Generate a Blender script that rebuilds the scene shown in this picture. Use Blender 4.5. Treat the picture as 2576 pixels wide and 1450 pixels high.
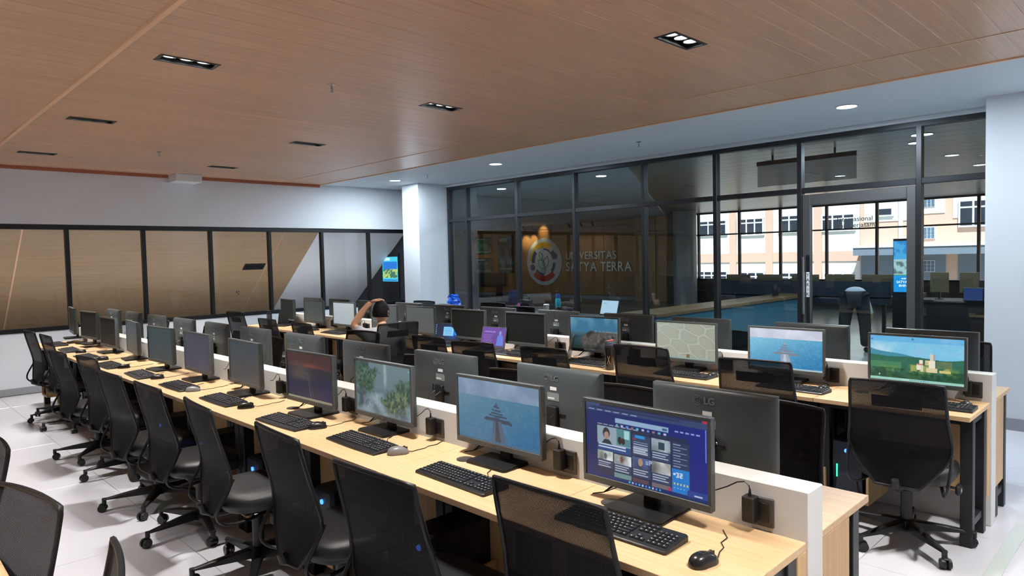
import bpy, math, random
import numpy as np
from mathutils import Vector, Matrix

for _o in list(bpy.data.objects):
    bpy.data.objects.remove(_o, do_unlink=True)
SC = bpy.context.scene
COL = SC.collection
random.seed(7)
PI = math.pi

# ------------------------------------------------------------------ camera
cam_d = bpy.data.cameras.new('camera')
cam_d.sensor_width = 36.0
cam_d.lens = 1712.486 / 2576 * 36.0
cam_d.clip_start = 0.02
cam_d.clip_end = 200
cam = bpy.data.objects.new('camera', cam_d)
COL.objects.link(cam)
CR = ((0.7108357, -0.0478821, 0.7017264), (-0.7029811, -0.0157046, 0.7110351), (-0.0230255, -0.9987295, -0.0448236))
cam.matrix_world = Matrix(((CR[0][0], -CR[0][1], -CR[0][2], 0.0),
                           (CR[1][0], -CR[1][1], -CR[1][2], 0.0),
                           (CR[2][0], -CR[2][1], -CR[2][2], 1.67),
                           (0, 0, 0, 1)))
SC.camera = cam

# ------------------------------------------------------------------ world, sun, exposure
W = bpy.data.worlds.new('world')
SC.world = W
W.use_nodes = True
_bg = W.node_tree.nodes['Background']
_sky = W.node_tree.nodes.new('ShaderNodeTexSky')
_sky.sky_type = 'NISHITA'
_sky.sun_disc = False
_sky.sun_elevation = math.radians(48)
_sky.sun_rotation = math.radians(250)
W.node_tree.links.new(_sky.outputs[0], _bg.inputs[0])
_bg.inputs[1].default_value = 0.14

sun_d = bpy.data.lights.new('sun', 'SUN')
sun_d.energy = 9.0
sun_d.angle = math.radians(0.6)
sun_d.color = (1.0, 0.96, 0.9)
sun = bpy.data.objects.new('sun', sun_d)
COL.objects.link(sun)
sun.rotation_euler = Vector((0.62, 0.25, -0.75)).to_track_quat('-Z', 'Y').to_euler()
sun.location = (-20, -8, 25)

SPOT_W = 120.0      # one lamp of a three-lamp ceiling fitting
DOWN_W = 55.0      # one round downlight
SC.view_settings.view_transform = 'Standard'
SC.view_settings.look = 'None'
SC.view_settings.exposure = 0.2
SC.view_settings.gamma = 1.0
SC.view_settings.use_curve_mapping = False

# ------------------------------------------------------------------ mesh helpers
class MB:
    def __init__(self):
        self.v = []; self.f = []; self.M = Matrix.Identity(4)
    def add(self, vs, fs):
        b = len(self.v)
        M = self.M
        self.v += [tuple(M @ Vector(p)) for p in vs]
        self.f += [tuple(i + b for i in q) for q in fs]
        return self
    def box(self, x0, x1, y0, y1, z0, z1):
        return self.add([(x0, y0, z0), (x1, y0, z0), (x1, y1, z0), (x0, y1, z0), (x0, y0, z1), (x1, y0, z1), (x1, y1, z1), (x0, y1, z1)],
                        [(0, 3, 2, 1), (4, 5, 6, 7), (0, 1, 5, 4), (1, 2, 6, 5), (2, 3, 7, 6), (3, 0, 4, 7)])
    def cbox(self, x0, x1, y0, y1, z0, z1, b):
        X = (x0, x1); Y = (y0, y1); Z = (z0, z1); s = (1, -1)
        vs = []; ix = {}
        for i in (0, 1):
            for j in (0, 1):
                for k in (0, 1):
                    x, y, z = X[i], Y[j], Z[k]; dx, dy, dz = s[i] * b, s[j] * b, s[k] * b
                    ix[i, j, k, 0] = len(vs); vs.append((x, y + dy, z + dz))
                    ix[i, j, k, 1] = len(vs); vs.append((x + dx, y, z + dz))
                    ix[i, j, k, 2] = len(vs); vs.append((x + dx, y + dy, z))
        fs = []
        for i in (0, 1):
            q = [ix[i, 0, 0, 0], ix[i, 1, 0, 0], ix[i, 1, 1, 0], ix[i, 0, 1, 0]]; fs.append(q if i else q[::-1])
        for j in (0, 1):
            q = [ix[0, j, 0, 1], ix[0, j, 1, 1], ix[1, j, 1, 1], ix[1, j, 0, 1]]; fs.append(q if j else q[::-1])
        for k in (0, 1):
            q = [ix[0, 0, k, 2], ix[1, 0, k, 2], ix[1, 1, k, 2], ix[0, 1, k, 2]]; fs.append(q if k else q[::-1])
        for i in (0, 1):
            for j in (0, 1):
                q = [ix[i, j, 0, 0], ix[i, j, 1, 0], ix[i, j, 1, 1], ix[i, j, 0, 1]]; fs.append(q if (i ^ j) else q[::-1])
        for i in (0, 1):
            for k in (0, 1):
                q = [ix[i, 0, k, 0], ix[i, 0, k, 2], ix[i, 1, k, 2], ix[i, 1, k, 0]]; fs.append(q if (i ^ k) else q[::-1])
        for j in (0, 1):
            for k in (0, 1):
                q = [ix[0, j, k, 1], ix[1, j, k, 1], ix[1, j, k, 2], ix[0, j, k, 2]]; fs.append(q if (j ^ k) else q[::-1])
        for i in (0, 1):
            for j in (0, 1):
                for k in (0, 1):
                    q = [ix[i, j, k, 0], ix[i, j, k, 1], ix[i, j, k, 2]]; fs.append(q if (i + j + k) % 2 else q[::-1])
        return self.add(vs, fs)
    def cyl(self, p0, p1, r0, r1=None, n=16, caps=True):
        if r1 is None: r1 = r0
        p0 = Vector(p0); p1 = Vector(p1); d = (p1 - p0).normalized()
        u = d.orthogonal().normalized(); w = d.cross(u)
        vs = []
        for p, r in ((p0, r0), (p1, r1)):
            for i in range(n):
                a = 2 * PI * i / n; vs.append(tuple(p + u * math.cos(a) * r + w * math.sin(a) * r))
        fs = [(i, (i + 1) % n, n + (i + 1) % n, n + i) for i in range(n)]
        if caps: fs += [tuple(range(n))[::-1], tuple(range(n, 2 * n))]
        return self.add(vs, fs)
    def tube(self, pts, r, n=8, caps=True):
        pts = [Vector(p) for p in pts]; m = len(pts)
        rr = r if isinstance(r, (list, tuple)) else [r] * m
        t0 = (pts[1] - pts[0]).normalized(); u = t0.orthogonal().normalized()
        vs = []; fs = []
        for i, p in enumerate(pts):
            t = (pts[min(i + 1, m - 1)] - pts[max(i - 1, 0)]).normalized()
            u = (u - t * u.dot(t)).normalized(); w = t.cross(u)
            for k in range(n):
                a = 2 * PI * k / n; vs.append(tuple(p + (u * math.cos(a) + w * math.sin(a)) * rr[i]))
        for i in range(m - 1):
            for k in range(n):
                fs.append((i * n + k, i * n + (k + 1) % n, (i + 1) * n + (k + 1) % n, (i + 1) * n + k))
        if caps: fs += [tuple(range(n))[::-1], tuple(range((m - 1) * n, m * n))]
        return self.add(vs, fs)
    def lathe(self, prof, n=24, c=(0, 0)):
        vs = []; fs = []
        for r, z in prof:
            for k in range(n):
                a = 2 * PI * k / n; vs.append((c[0] + r * math.cos(a), c[1] + r * math.sin(a), z))
        for i in range(len(prof) - 1):
            for k in range(n):
                fs.append((i * n + k, i * n + (k + 1) % n, (i + 1) * n + (k + 1) % n, (i + 1) * n + k))
        fs += [tuple(range(n))[::-1], tuple(range((len(prof) - 1) * n, len(prof) * n))]
        return self.add(vs, fs)
    def prism(self, poly, a0, a1, axis='x'):
        n = len(poly)
        def P(a, p):
            return (a, p[0], p[1]) if axis == 'x' else ((p[0], a, p[1]) if axis == 'y' else (p[0], p[1], a))
        vs = [P(a0, p) for p in poly] + [P(a1, p) for p in poly]
        fs = [(i, (i + 1) % n, n + (i + 1) % n, n + i) for i in range(n)] + [tuple(range(n))[::-1], tuple(range(n, 2 * n))]
        if axis == 'y': fs = [q[::-1] for q in fs]
        return self.add(vs, fs)
    def grid(self, fn, nu, nv):
        vs = [fn(i / nu, j / nv) for j in range(nv + 1) for i in range(nu + 1)]
        fs = [(j * (nu + 1) + i, j * (nu + 1) + i + 1, (j + 1) * (nu + 1) + i + 1, (j + 1) * (nu + 1) + i) for j in range(nv) for i in range(nu)]
        return self.add(vs, fs)
    def rings(self, rings, caps=True):
        n = len(rings[0]); vs = [p for r in rings for p in r]; fs = []
        for i in range(len(rings) - 1):
            for k in range(n):
                fs.append((i * n + k, i * n + (k + 1) % n, (i + 1) * n + (k + 1) % n, (i + 1) * n + k))
        if caps: fs += [tuple(range(n))[::-1], tuple(range((len(rings) - 1) * n, len(rings) * n))]
        return self.add(vs, fs)
    def mesh(self, name, mat, smooth=35):
        me = bpy.data.meshes.new(name)
        me.from_pydata(self.v, [], self.f)
        if mat: me.materials.append(mat)
        if smooth:
            me.shade_smooth()
            me.set_sharp_from_angle(angle=math.radians(smooth))
        me.update()
        return me

def link(name, me, parent=None, loc=None, rz=0.0):
    o = bpy.data.objects.new(name, me)
    COL.objects.link(o)
    if parent: o.parent = parent
    if loc: o.location = loc
    if rz: o.rotation_euler = (0, 0, rz)
    return o
def part(name, mb, mat, parent=None, loc=None, rz=0.0, smooth=35):
    return link(name, mb.mesh(name, mat, smooth), parent, loc, rz)
def tag(o, label, cat, group=None):
    o['label'] = label; o['category'] = cat
    if group: o['group'] = group
    return o
def thing(name, label, cat, loc=(0, 0, 0), rz=0.0, group=None):
    o = bpy.data.objects.new(name, None)
    o.empty_display_size = 0.1
    COL.objects.link(o); o.location = loc; o.rotation_euler = (0, 0, rz)
    return tag(o, label, cat, group)
def struct(o):
    o['kind'] = 'structure'; return o
def copy_tree(o, parent=None):
    c = o.copy(); COL.objects.link(c)
    if parent: c.parent = parent
    for ch in list(o.children): copy_tree(ch, c)
    return c
MASTERS = {}
def place(proto, used, loc, rz, label, group=None):
    o = copy_tree(proto)
    MASTERS[proto.name] = proto
    o.location = loc; o.rotation_euler = (0, 0, rz); o['label'] = label
    if group: o['group'] = group
    return o
ORD = ['first', 'second', 'third', 'fourth', 'fifth', 'sixth', 'seventh', 'eighth', 'ninth', 'tenth', 'eleventh', 'twelfth']

def text_mesh(body, size, extrude, mat, name='letter', align='LEFT', bold=0.0):
    cu = bpy.data.curves.new('tmp_text', 'FONT')
    cu.body = body; cu.size = size; cu.extrude = extrude; cu.align_x = align; cu.offset = bold
    cu.resolution_u = 3
    ob = bpy.data.objects.new('tmp_text', cu); COL.objects.link(ob)
    dg = bpy.context.evaluated_depsgraph_get(); dg.update()
    me = bpy.data.meshes.new_from_object(ob.evaluated_get(dg))
    bpy.data.objects.remove(ob); bpy.data.curves.remove(cu)
    me.name = name; me.materials.clear(); me.materials.append(mat)
    return me

# ------------------------------------------------------------------ materials
def lin(r, g, b):
    f = lambda c: (c / 255 / 12.92) if c / 255 <= 0.04045 else ((c / 255 + 0.055) / 1.055) ** 2.4
    return (f(r), f(g), f(b), 1.0)
def mat(name, col, rough=0.5, metal=0.0, emit=0.0, bump=0.0, bscale=200.0, var=0.0, spec=0.5, coat=0.0):
    m = bpy.data.materials.new(name); m.use_nodes = True
    nt = m.node_tree; p = nt.nodes['Principled BSDF']
    p.inputs['Base Color'].default_value = col
    p.inputs['Roughness'].default_value = rough
    p.inputs['Metallic'].default_value = metal
    p.inputs['Specular IOR Level'].default_value = spec
    p.inputs['Coat Weight'].default_value = coat
    if emit:
        p.inputs['Emission Color'].default_value = col; p.inputs['Emission Strength'].default_value = emit
    if bump or var:
        tc = nt.nodes.new('ShaderNodeTexCoord'); no = nt.nodes.new('ShaderNodeTexNoise')
        no.inputs['Scale'].default_value = bscale; no.inputs['Detail'].default_value = 3
        nt.links.new(tc.outputs['Object'], no.inputs['Vector'])
        if bump:
            b = nt.nodes.new('ShaderNodeBump'); b.inputs['Strength'].default_value = bump; b.inputs['Distance'].default_value = 0.002
            nt.links.new(no.outputs['Fac'], b.inputs['Height']); nt.links.new(b.outputs[0], p.inputs['Normal'])
        if var:
            mx = nt.nodes.new('ShaderNodeMix'); mx.data_type = 'RGBA'
            mx.inputs[6].default_value = tuple(c * (1 - var) for c in col[:3]) + (1,)
            mx.inputs[7].default_value = tuple(min(1, c * (1 + var)) for c in col[:3]) + (1,)
            nt.links.new(no.outputs['Fac'], mx.inputs[0]); nt.links.new(mx.outputs[2], p.inputs['Base Color'])
    return m
def wood(name, c1, c2, stretch, rough=0.4, rand=0.15, spec=0.5, rvar=0.0):
    m = bpy.data.materials.new(name); m.use_nodes = True
    nt = m.node_tree; p = nt.nodes['Principled BSDF']; L = nt.links.new
    tc = nt.nodes.new('ShaderNodeTexCoord'); mp = nt.nodes.new('ShaderNodeMapping'); oi = nt.nodes.new('ShaderNodeObjectInfo')
    mp.inputs['Scale'].default_value = stretch
    cb = nt.nodes.new('ShaderNodeCombineXYZ'); mu = nt.nodes.new('ShaderNodeMath'); mu.operation = 'MULTIPLY'; mu.inputs[1].default_value = 37.0
    L(oi.outputs['Random'], mu.inputs[0]); L(mu.outputs[0], cb.inputs[0]); L(mu.outputs[0], cb.inputs[1])
    L(cb.outputs[0], mp.inputs['Location']); L(tc.outputs['Object'], mp.inputs['Vector'])
    no = nt.nodes.new('ShaderNodeTexNoise'); no.inputs['Scale'].default_value = 1.0; no.inputs['Detail'].default_value = 5; no.inputs['Roughness'].default_value = 0.65
    L(mp.outputs[0], no.inputs['Vector'])
    rp = nt.nodes.new('ShaderNodeValToRGB'); rp.color_ramp.elements[0].color = c1; rp.color_ramp.elements[1].color = c2
    rp.color_ramp.elements[0].position = 0.32; rp.color_ramp.elements[1].position = 0.68
    L(no.outputs['Fac'], rp.inputs[0])
    hs = nt.nodes.new('ShaderNodeHueSaturation'); ma = nt.nodes.new('ShaderNodeMapRange')
    ma.inputs[3].default_value = 1 - rand; ma.inputs[4].default_value = 1 + rand
    L(oi.outputs['Random'], ma.inputs[0]); L(ma.outputs[0], hs.inputs['Value']); L(rp.outputs[0], hs.inputs['Color'])
    L(hs.outputs[0], p.inputs['Base Color'])
    p.inputs['Roughness'].default_value = rough; p.inputs['Specular IOR Level'].default_value = spec
    b = nt.nodes.new('ShaderNodeBump'); b.inputs['Strength'].default_value = 0.15; b.inputs['Distance'].default_value = 0.001
    L(no.outputs['Fac'], b.inputs['Height']); L(b.outputs[0], p.inputs['Normal'])
    return m
def glass(name, tint, refl=0.9, base=0.02):
    m = bpy.data.materials.new(name); m.use_nodes = True
    nt = m.node_tree; nt.nodes.clear(); L = nt.links.new
    out = nt.nodes.new('ShaderNodeOutputMaterial'); tr = nt.nodes.new('ShaderNodeBsdfTransparent'); gl = nt.nodes.new('ShaderNodeBsdfGlossy')
    mx = nt.nodes.new('ShaderNodeMixShader'); fr = nt.nodes.new('ShaderNodeFresnel'); fr.inputs['IOR'].default_value = 1.5
    tr.inputs[0].default_value = tint; gl.inputs['Roughness'].default_value = 0.0; gl.inputs[0].default_value = (refl, refl, refl, 1)
    ad = nt.nodes.new('ShaderNodeMath'); ad.operation = 'ADD'; ad.inputs[1].default_value = base; ad.use_clamp = True
    ge = nt.nodes.new('ShaderNodeNewGeometry'); iv = nt.nodes.new('ShaderNodeMath'); iv.operation = 'SUBTRACT'; iv.inputs[0].default_value = 1.0
    fm = nt.nodes.new('ShaderNodeMath'); fm.operation = 'MULTIPLY'
    L(ge.outputs['Backfacing'], iv.inputs[1]); L(iv.outputs[0], fm.inputs[1]); L(ad.outputs[0], fm.inputs[0])
    L(fr.outputs[0], ad.inputs[0]); L(fm.outputs[0], mx.inputs[0]); L(tr.outputs[0], mx.inputs[1]); L(gl.outputs[0], mx.inputs[2]); L(mx.outputs[0], out.inputs[0])
    return m
def mesh_fabric(name, col, scale, open_amt):
    m = bpy.data.materials.new(name); m.use_nodes = True
    nt = m.node_tree; p = nt.nodes['Principled BSDF']; L = nt.links.new
    out = nt.nodes['Material Output']
    p.inputs['Base Color'].default_value = col; p.inputs['Roughness'].default_value = 0.75; p.inputs['Specular IOR Level'].default_value = 0.25
    tc = nt.nodes.new('ShaderNodeTexCoord'); mp = nt.nodes.new('ShaderNodeMapping'); mp.inputs['Scale'].default_value = (scale, scale, scale)
    mp.inputs['Rotation'].default_value = (0, math.radians(45), 0)
    L(tc.outputs['Object'], mp.inputs[0])
    sx = nt.nodes.new('ShaderNodeSeparateXYZ'); L(mp.outputs[0], sx.inputs[0])
    s1 = nt.nodes.new('ShaderNodeMath'); s1.operation = 'SINE'; s2 = nt.nodes.new('ShaderNodeMath'); s2.operation = 'SINE'
    L(sx.outputs[0], s1.inputs[0]); L(sx.outputs[2], s2.inputs[0])
    mu = nt.nodes.new('ShaderNodeMath'); mu.operation = 'MULTIPLY'; L(s1.outputs[0], mu.inputs[0]); L(s2.outputs[0], mu.inputs[1])
    gt = nt.nodes.new('ShaderNodeMath'); gt.operation = 'GREATER_THAN'; gt.inputs[1].default_value = 1 - open_amt; L(mu.outputs[0], gt.inputs[0])
    tr = nt.nodes.new('ShaderNodeBsdfTransparent'); mx = nt.nodes.new('ShaderNodeMixShader')
    L(gt.outputs[0], mx.inputs[0]); L(p.outputs[0], mx.inputs[1]); L(tr.outputs[0], mx.inputs[2]); L(mx.outputs[0], out.inputs[0])
    return m
def screen_mat(name, strength):
    m = bpy.data.materials.new(name); m.use_nodes = True
    nt = m.node_tree; p = nt.nodes['Principled BSDF']
    at = nt.nodes.new('ShaderNodeAttribute'); at.attribute_name = 'col'
    p.inputs['Base Color'].default_value = (0.01, 0.011, 0.012, 1); p.inputs['Roughness'].default_value = 0.38
    nt.links.new(at.outputs['Color'], p.inputs['Emission Color']); p.inputs['Emission Strength'].default_value = strength
    return m
def attr_mat(name, rough=0.6):
    m = bpy.data.materials.new(name); m.use_nodes = True
    nt = m.node_tree; p = nt.nodes['Principled BSDF']
    at = nt.nodes.new('ShaderNodeAttribute'); at.attribute_name = 'col'
    nt.links.new(at.outputs['Color'], p.inputs['Base Color']); p.inputs['Roughness'].default_value = rough
    return m

M_CEIL = wood('ceiling_wood', lin(180, 142, 112), lin(201, 164, 132), (1.2, 55.0, 20.0), 0.34, 0.05)
M_BATTEN = wood('batten_wood', lin(222, 176, 140), lin(230, 188, 152), (40.0, 2.0, 40.0), 0.45, 0.03)
M_REDTRIM = mat('red_brown_trim', lin(160, 92, 68), 0.5)
M_DESK = wood('desk_wood', lin(208, 172, 128), lin(224, 192, 150), (2.2, 60.0, 60.0), 0.42, 0.04)
M_PANELW = wood('panel_wood', lin(196, 158, 110), lin(214, 178, 130), (60.0, 60.0, 2.2), 0.45, 0.04)
M_SOFFIT = wood('soffit_wood', lin(156, 130, 100), lin(170, 144, 114), (1.0, 30.0, 30.0), 0.45, 0.03)
M_LOBBYW = wood('lobby_wood', lin(150, 108, 66), lin(172, 128, 82), (30.0, 30.0, 1.5), 0.4, 0.08)
M_LOBBYC = wood('lobby_ceiling_wood', lin(120, 112, 100), lin(150, 142, 128), (1.0, 30.0, 10.0), 0.3, 0.05)
M_WHITEW = mat('white_wall_paint', lin(214, 220, 228), 0.6, var=0.02, bscale=6)
M_WHITEC = mat('white_ceiling_paint', lin(196, 204, 211), 0.6)
M_PART = mat('white_partition', lin(232, 232, 230), 0.5, var=0.03, bscale=9)
M_TILE = mat('floor_tile', lin(196, 197, 204), 0.22, var=0.025, bscale=5)
M_GROUT = mat('tile_grout', lin(150, 150, 152), 0.7)
M_BASEB = mat('grey_baseboard', lin(150, 153, 160), 0.4)
M_FRAME = mat('dark_aluminium', lin(52, 54, 58), 0.38, metal=0.6)
M_BLACKF = mat('black_aluminium', lin(24, 26, 30), 0.4, metal=0.3)
M_DOORF = mat('grey_door_frame', lin(96, 97, 98), 0.4, metal=0.5)
M_BLKMET = mat('black_steel', lin(30, 31, 35), 0.45, metal=0.2)
M_BLKPL = mat('black_plastic', lin(20, 21, 24), 0.42, bump=0.1, bscale=900)
M_MONB = mat('monitor_plastic', lin(66, 74, 78), 0.34, bump=0.06, bscale=1200)
M_MONF = mat('bezel_plastic', lin(80, 85, 87), 0.42)
M_OFF = mat('dark_screen', lin(24, 32, 33), 0.5, spec=0.3)
M_CHARC = mat('charcoal_plate', lin(62, 58, 57), 0.4)
M_KEY = mat('key_plastic', lin(38, 40, 44), 0.42)
M_KEYB = mat('keyboard_plastic', lin(30, 31, 35), 0.38)
M_LEG = mat('key_print', lin(205, 208, 212), 0.5)
M_MOUSE = mat('mouse_plastic', lin(30, 31, 34), 0.27)
M_MOUSEG = mat('grey_mouse_plastic', lin(120, 121, 124), 0.3)
M_SEAT = mat('seat_leatherette', lin(26, 27, 30), 0.42, bump=0.5, bscale=420)
M_FAB = mesh_fabric('chair_mesh_fabric', lin(13, 13, 19), 1300.0, 0.21)
M_FABD = mesh_fabric('dense_mesh_fabric', lin(12, 12, 18), 1300.0, 0.05)
M_CHFR = mat('chair_frame', lin(15, 15, 19), 0.55)
M_CHROME = mat('chrome', lin(205, 207, 210), 0.15, metal=1.0)
M_WHITEP = mat('white_print', lin(235, 238, 240), 0.5)
M_LOGO = mat('silver_logo', lin(150, 158, 162), 0.3, metal=0.7)
M_STICK = mat('grey_label', lin(128, 138, 138), 0.5)
M_CABLE = mat('black_cable', lin(22, 22, 24), 0.45)
M_LAMP = mat('lamp_glow', (1, 0.97, 0.92, 1), 0.4, emit=9.0)
M_DOWN = mat('downlight_glow', (0.86, 0.95, 1, 1), 0.4, emit=14.0)
M_TOWER = mat('tower_black', lin(20, 21, 25), 0.4)
M_TOWERF = mat('tower_front_blue_black', lin(30, 40, 58), 0.35)
M_LEDB = mat('blue_led', (0.05, 0.22, 1, 1), 0.4, emit=2.6)
M_LEDG = mat('green_led', (0.05, 0.95, 0.45, 1), 0.4, emit=1.6)
M_LEDC = mat('cyan_led', (0.05, 0.7, 0.95, 1), 0.4, emit=1.6)
M_GLASSB = glass('back_window_glass', (0.93, 0.93, 0.935, 1), 0.9, 0.0)
M_GLASSW = glass('partition_glass', (0.76, 0.82, 0.85, 1), 1.0, 0.03)
M_GLASSL = glass('lobby_window_glass', (0.95, 0.97, 0.98, 1), 0.9, 0.0)
M_SCR = screen_mat('lit_screen', 0.9)
M_SCR2 = screen_mat('bright_sign_screen', 1.3)
M_PRINT = attr_mat('flat_print')
# ================================================================== SETTING
XL, XG, YF, YB, ZC = -3.4, 8.08, -2.2, 11.0, 3.03
XWOOD = 6.12
# floor: slab of grout with tiles laid on it
floor = struct(part('floor', MB().box(XL, XG + 0.1, YF, YB + 3.4, -0.1, -0.006), M_GROUT))
TS = 0.8
tile_me = MB().cbox(-TS / 2 + 0.0012, TS / 2 - 0.0012, -TS / 2 + 0.0012, TS / 2 - 0.0012, -0.012, 0.0, 0.0012).mesh('tile', M_TILE, 0)
nx = int((XG - XL) / TS) + 1
ny = int((YB - YF) / TS) + 1
for i in range(nx):
    for j in range(ny):
        link('tile', tile_me, floor, (XL + TS * (i + 0.5), YF + 0.27 + TS * (j + 0.5) - TS, 0))
# floor hatch strip by the right row end
hatch = struct(part('trim_1', MB().cbox(-0.6, 0.6, -0.035, 0.035, 0.0, 0.004, 0.001), mat('green_glass_strip', lin(186, 196, 194), 0.15), None, (4.35, 0.72, 0)))

# back wall with the window band
wb = MB().box(XL, XG + 0.1, YB, YB + 0.12, 0, 0.83).box(XL, XG + 0.1, YB, YB + 0.12, 2.265, ZC + 0.1)
wall_back = struct(part('wall_back', wb, M_WHITEW, smooth=0))
struct(part('baseboard_back', MB().cbox(XL, XG, YB - 0.012, YB, 0, 0.095, 0.002), M_BASEB))
struct(part('trim_2', MB().cbox(XL, XWOOD, YB - 0.03, YB, 2.985, ZC, 0.002), M_REDTRIM))
struct(part('wall_left', MB().box(XL - 0.15, XL, YF, YB + 3.4, 0, ZC + 0.1), M_WHITEW, smooth=0))
struct(part('wall_front', MB().box(XL - 0.15, XG + 0.1, YF - 0.15, YF, 0, ZC + 0.1), M_WHITEW, smooth=0))
struct(part('wall_right', MB().box(7.5, XG + 0.06, YF, 1.40, 0, ZC), M_WHITEW, smooth=0))
struct(part('baseboard_right', MB().box(7.485, 7.5, YF, 1.41, 0, 0.11).box(7.485, XG - 0.05, 1.40, 1.412, 0, 0.11), M_BASEB, smooth=0))
col1 = struct(part('column_1', MB().box(7.38, XG + 0.06, 9.80, 10.28, 0, ZC), M_WHITEW, smooth=0))
struct(part('wall_side', MB().box(XG, XG + 0.12, 9.80, YB + 3.4, 0, ZC), mat('dark_side_wall', lin(38, 42, 48), 0.5), smooth=0))

# window band
w1 = struct(thing('window_1', 'x', 'window'))
del w1['label'], w1['category']
def rail(mb, m, parent, name): return part(name, mb, m, parent)
rail(MB().cbox(XL, XG, YB + 0.02, YB + 0.10, 2.195, 2.265, 0.004), M_BLACKF, w1, 'top_rail')
rail(MB().cbox(XL, XG, YB - 0.01, YB + 0.10, 0.815, 0.875, 0.004), M_BLACKF, w1, 'bottom_rail')
mull_me = MB().cbox(-0.026, 0.026, 0.0, 0.08, 0.87, 2.20, 0.004).mesh('mullion', M_BLACKF)
MX = [2.262 + 0.972 * k for k in range(-5, 6)]
for x in MX: link('mullion', mull_me, w1, (x, YB + 0.01, 0))
pane_me = MB().box(-0.46, 0.46, -0.003, 0.003, 0.875, 2.195).mesh('pane', M_GLASSB, 0)
for x in MX: link('pane', pane_me, w1, (x + 0.486, YB + 0.055, 0))
# raked soffit seen through the window band
SL = 0.763
def sof(y): return 2.203 - SL * (y - 11.22)
def soffit_poly(t): return [(11.13, sof(11.13)), (11.13, sof(11.13) + t), (14.1, sof(14.1) + t), (14.1, sof(14.1))]
sf = struct(part('ceiling_soffit', MB().prism(soffit_poly(0.05), XL, 6.20), M_SOFFIT, smooth=0))
struct(part('trim_3', MB().prism([(p[0], p[1] - 0.012) for p in soffit_poly(0.03)], 6.185, 6.235), M_WHITEW, smooth=0))
struct(part('ceiling_soffit', MB().prism(soffit_poly(0.05), 6.23, XG), M_WHITEW, smooth=0))
struct(part('trim_4', MB().prism([(p[0], p[1] - 0.008) for p in soffit_poly(0.03)], 1.78, 1.80), M_BATTEN, smooth=0))
struct(part('trim_5', MB().prism([(p[0], p[1] - 0.003) for p in soffit_poly(0.03)], 5.55, 5.556), M_BATTEN, smooth=0))

# ceiling: substrate, white strip and wooden planks
ceil_ = struct(part('ceiling', MB().box(XL - 0.1, XG + 0.1, YF - 0.1, YB + 0.1, 3.12, 3.2), M_WHITEC, smooth=0))
struct(part('ceiling_white', MB().box(XWOOD, XG + 0.1, YF, YB, ZC, 3.12), M_WHITEC, smooth=0))
PP = 0.1525
FIX_Y = [2.36 - 2.44, 2.36, 2.36 + 2.44, 2.36 + 4.88, 2.36 + 7.32]
FIX_X = [-0.55, 1.73, 3.90]
SECT = [(XL, 1.31), (1.31, 5.36), (5.36, XWOOD)]
def plank_mesh(x0, x1):
    return MB().cbox(x0, x1, -PP / 2 + 0.0006, PP / 2 - 0.0006, 0.0, 0.012, 0.0022).mesh('plank', M_CEIL, 0)
sec_me = [plank_mesh(a - (a + b) / 2, b - (a + b) / 2) for a, b in SECT]
k0 = int((YF - 2.36) / PP); k1 = int((YB - 2.36) / PP) + 1
cut_me = {}
for k in range(k0, k1 + 1):
    y = 2.36 + PP * k
    if y - PP / 2 > YB - 0.01: continue
    cut = (k % 16 == 0)
    for s, (a, b) in enumerate(SECT):
        holes = [x for x in FIX_X if cut and a < x < b]
        if not holes:
            link('plank', sec_me[s], ceil_, ((a + b) / 2, y, ZC))
        else:
            cuts = [a] + [v for x in holes for v in (x - 0.185, x + 0.185)] + [b]
            for (p, q) in zip(cuts[0::2], cuts[1::2]):
                key = (round(p, 3), round(q, 3))
                if key not in cut_me: cut_me[key] = plank_mesh(p - (p + q) / 2, q - (p + q) / 2)
                link('plank', cut_me[key], ceil_, ((p + q) / 2, y, ZC))
bt = MB()
bt.prism([(1.31 - 0.022, ZC), (1.31 - 0.016, ZC - 0.013), (1.31, ZC - 0.018), (1.31 + 0.016, ZC - 0.013), (1.31 + 0.022, ZC)], YF, YB, 'y')
struct(part('trim_6', bt, M_BATTEN))
struct(part('trim_7', MB().box(5.355, 5.365, YF, YB - 0.03, ZC - 0.004, ZC + 0.002), M_BATTEN, smooth=0))
struct(part('trim_8', MB().cbox(XWOOD - 0.012, XWOOD + 0.016, YF, YB, ZC - 0.010, ZC + 0.002, 0.002), M_BATTEN))
# white box at the head of the back wall
tag(part('duct_box', MB().cbox(3.60, 3.98, YB - 0.34, YB, 2.915, ZC, 0.004), M_WHITEW), 'small white boxed duct end under the wooden ceiling at the back wall', 'duct box')

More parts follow.
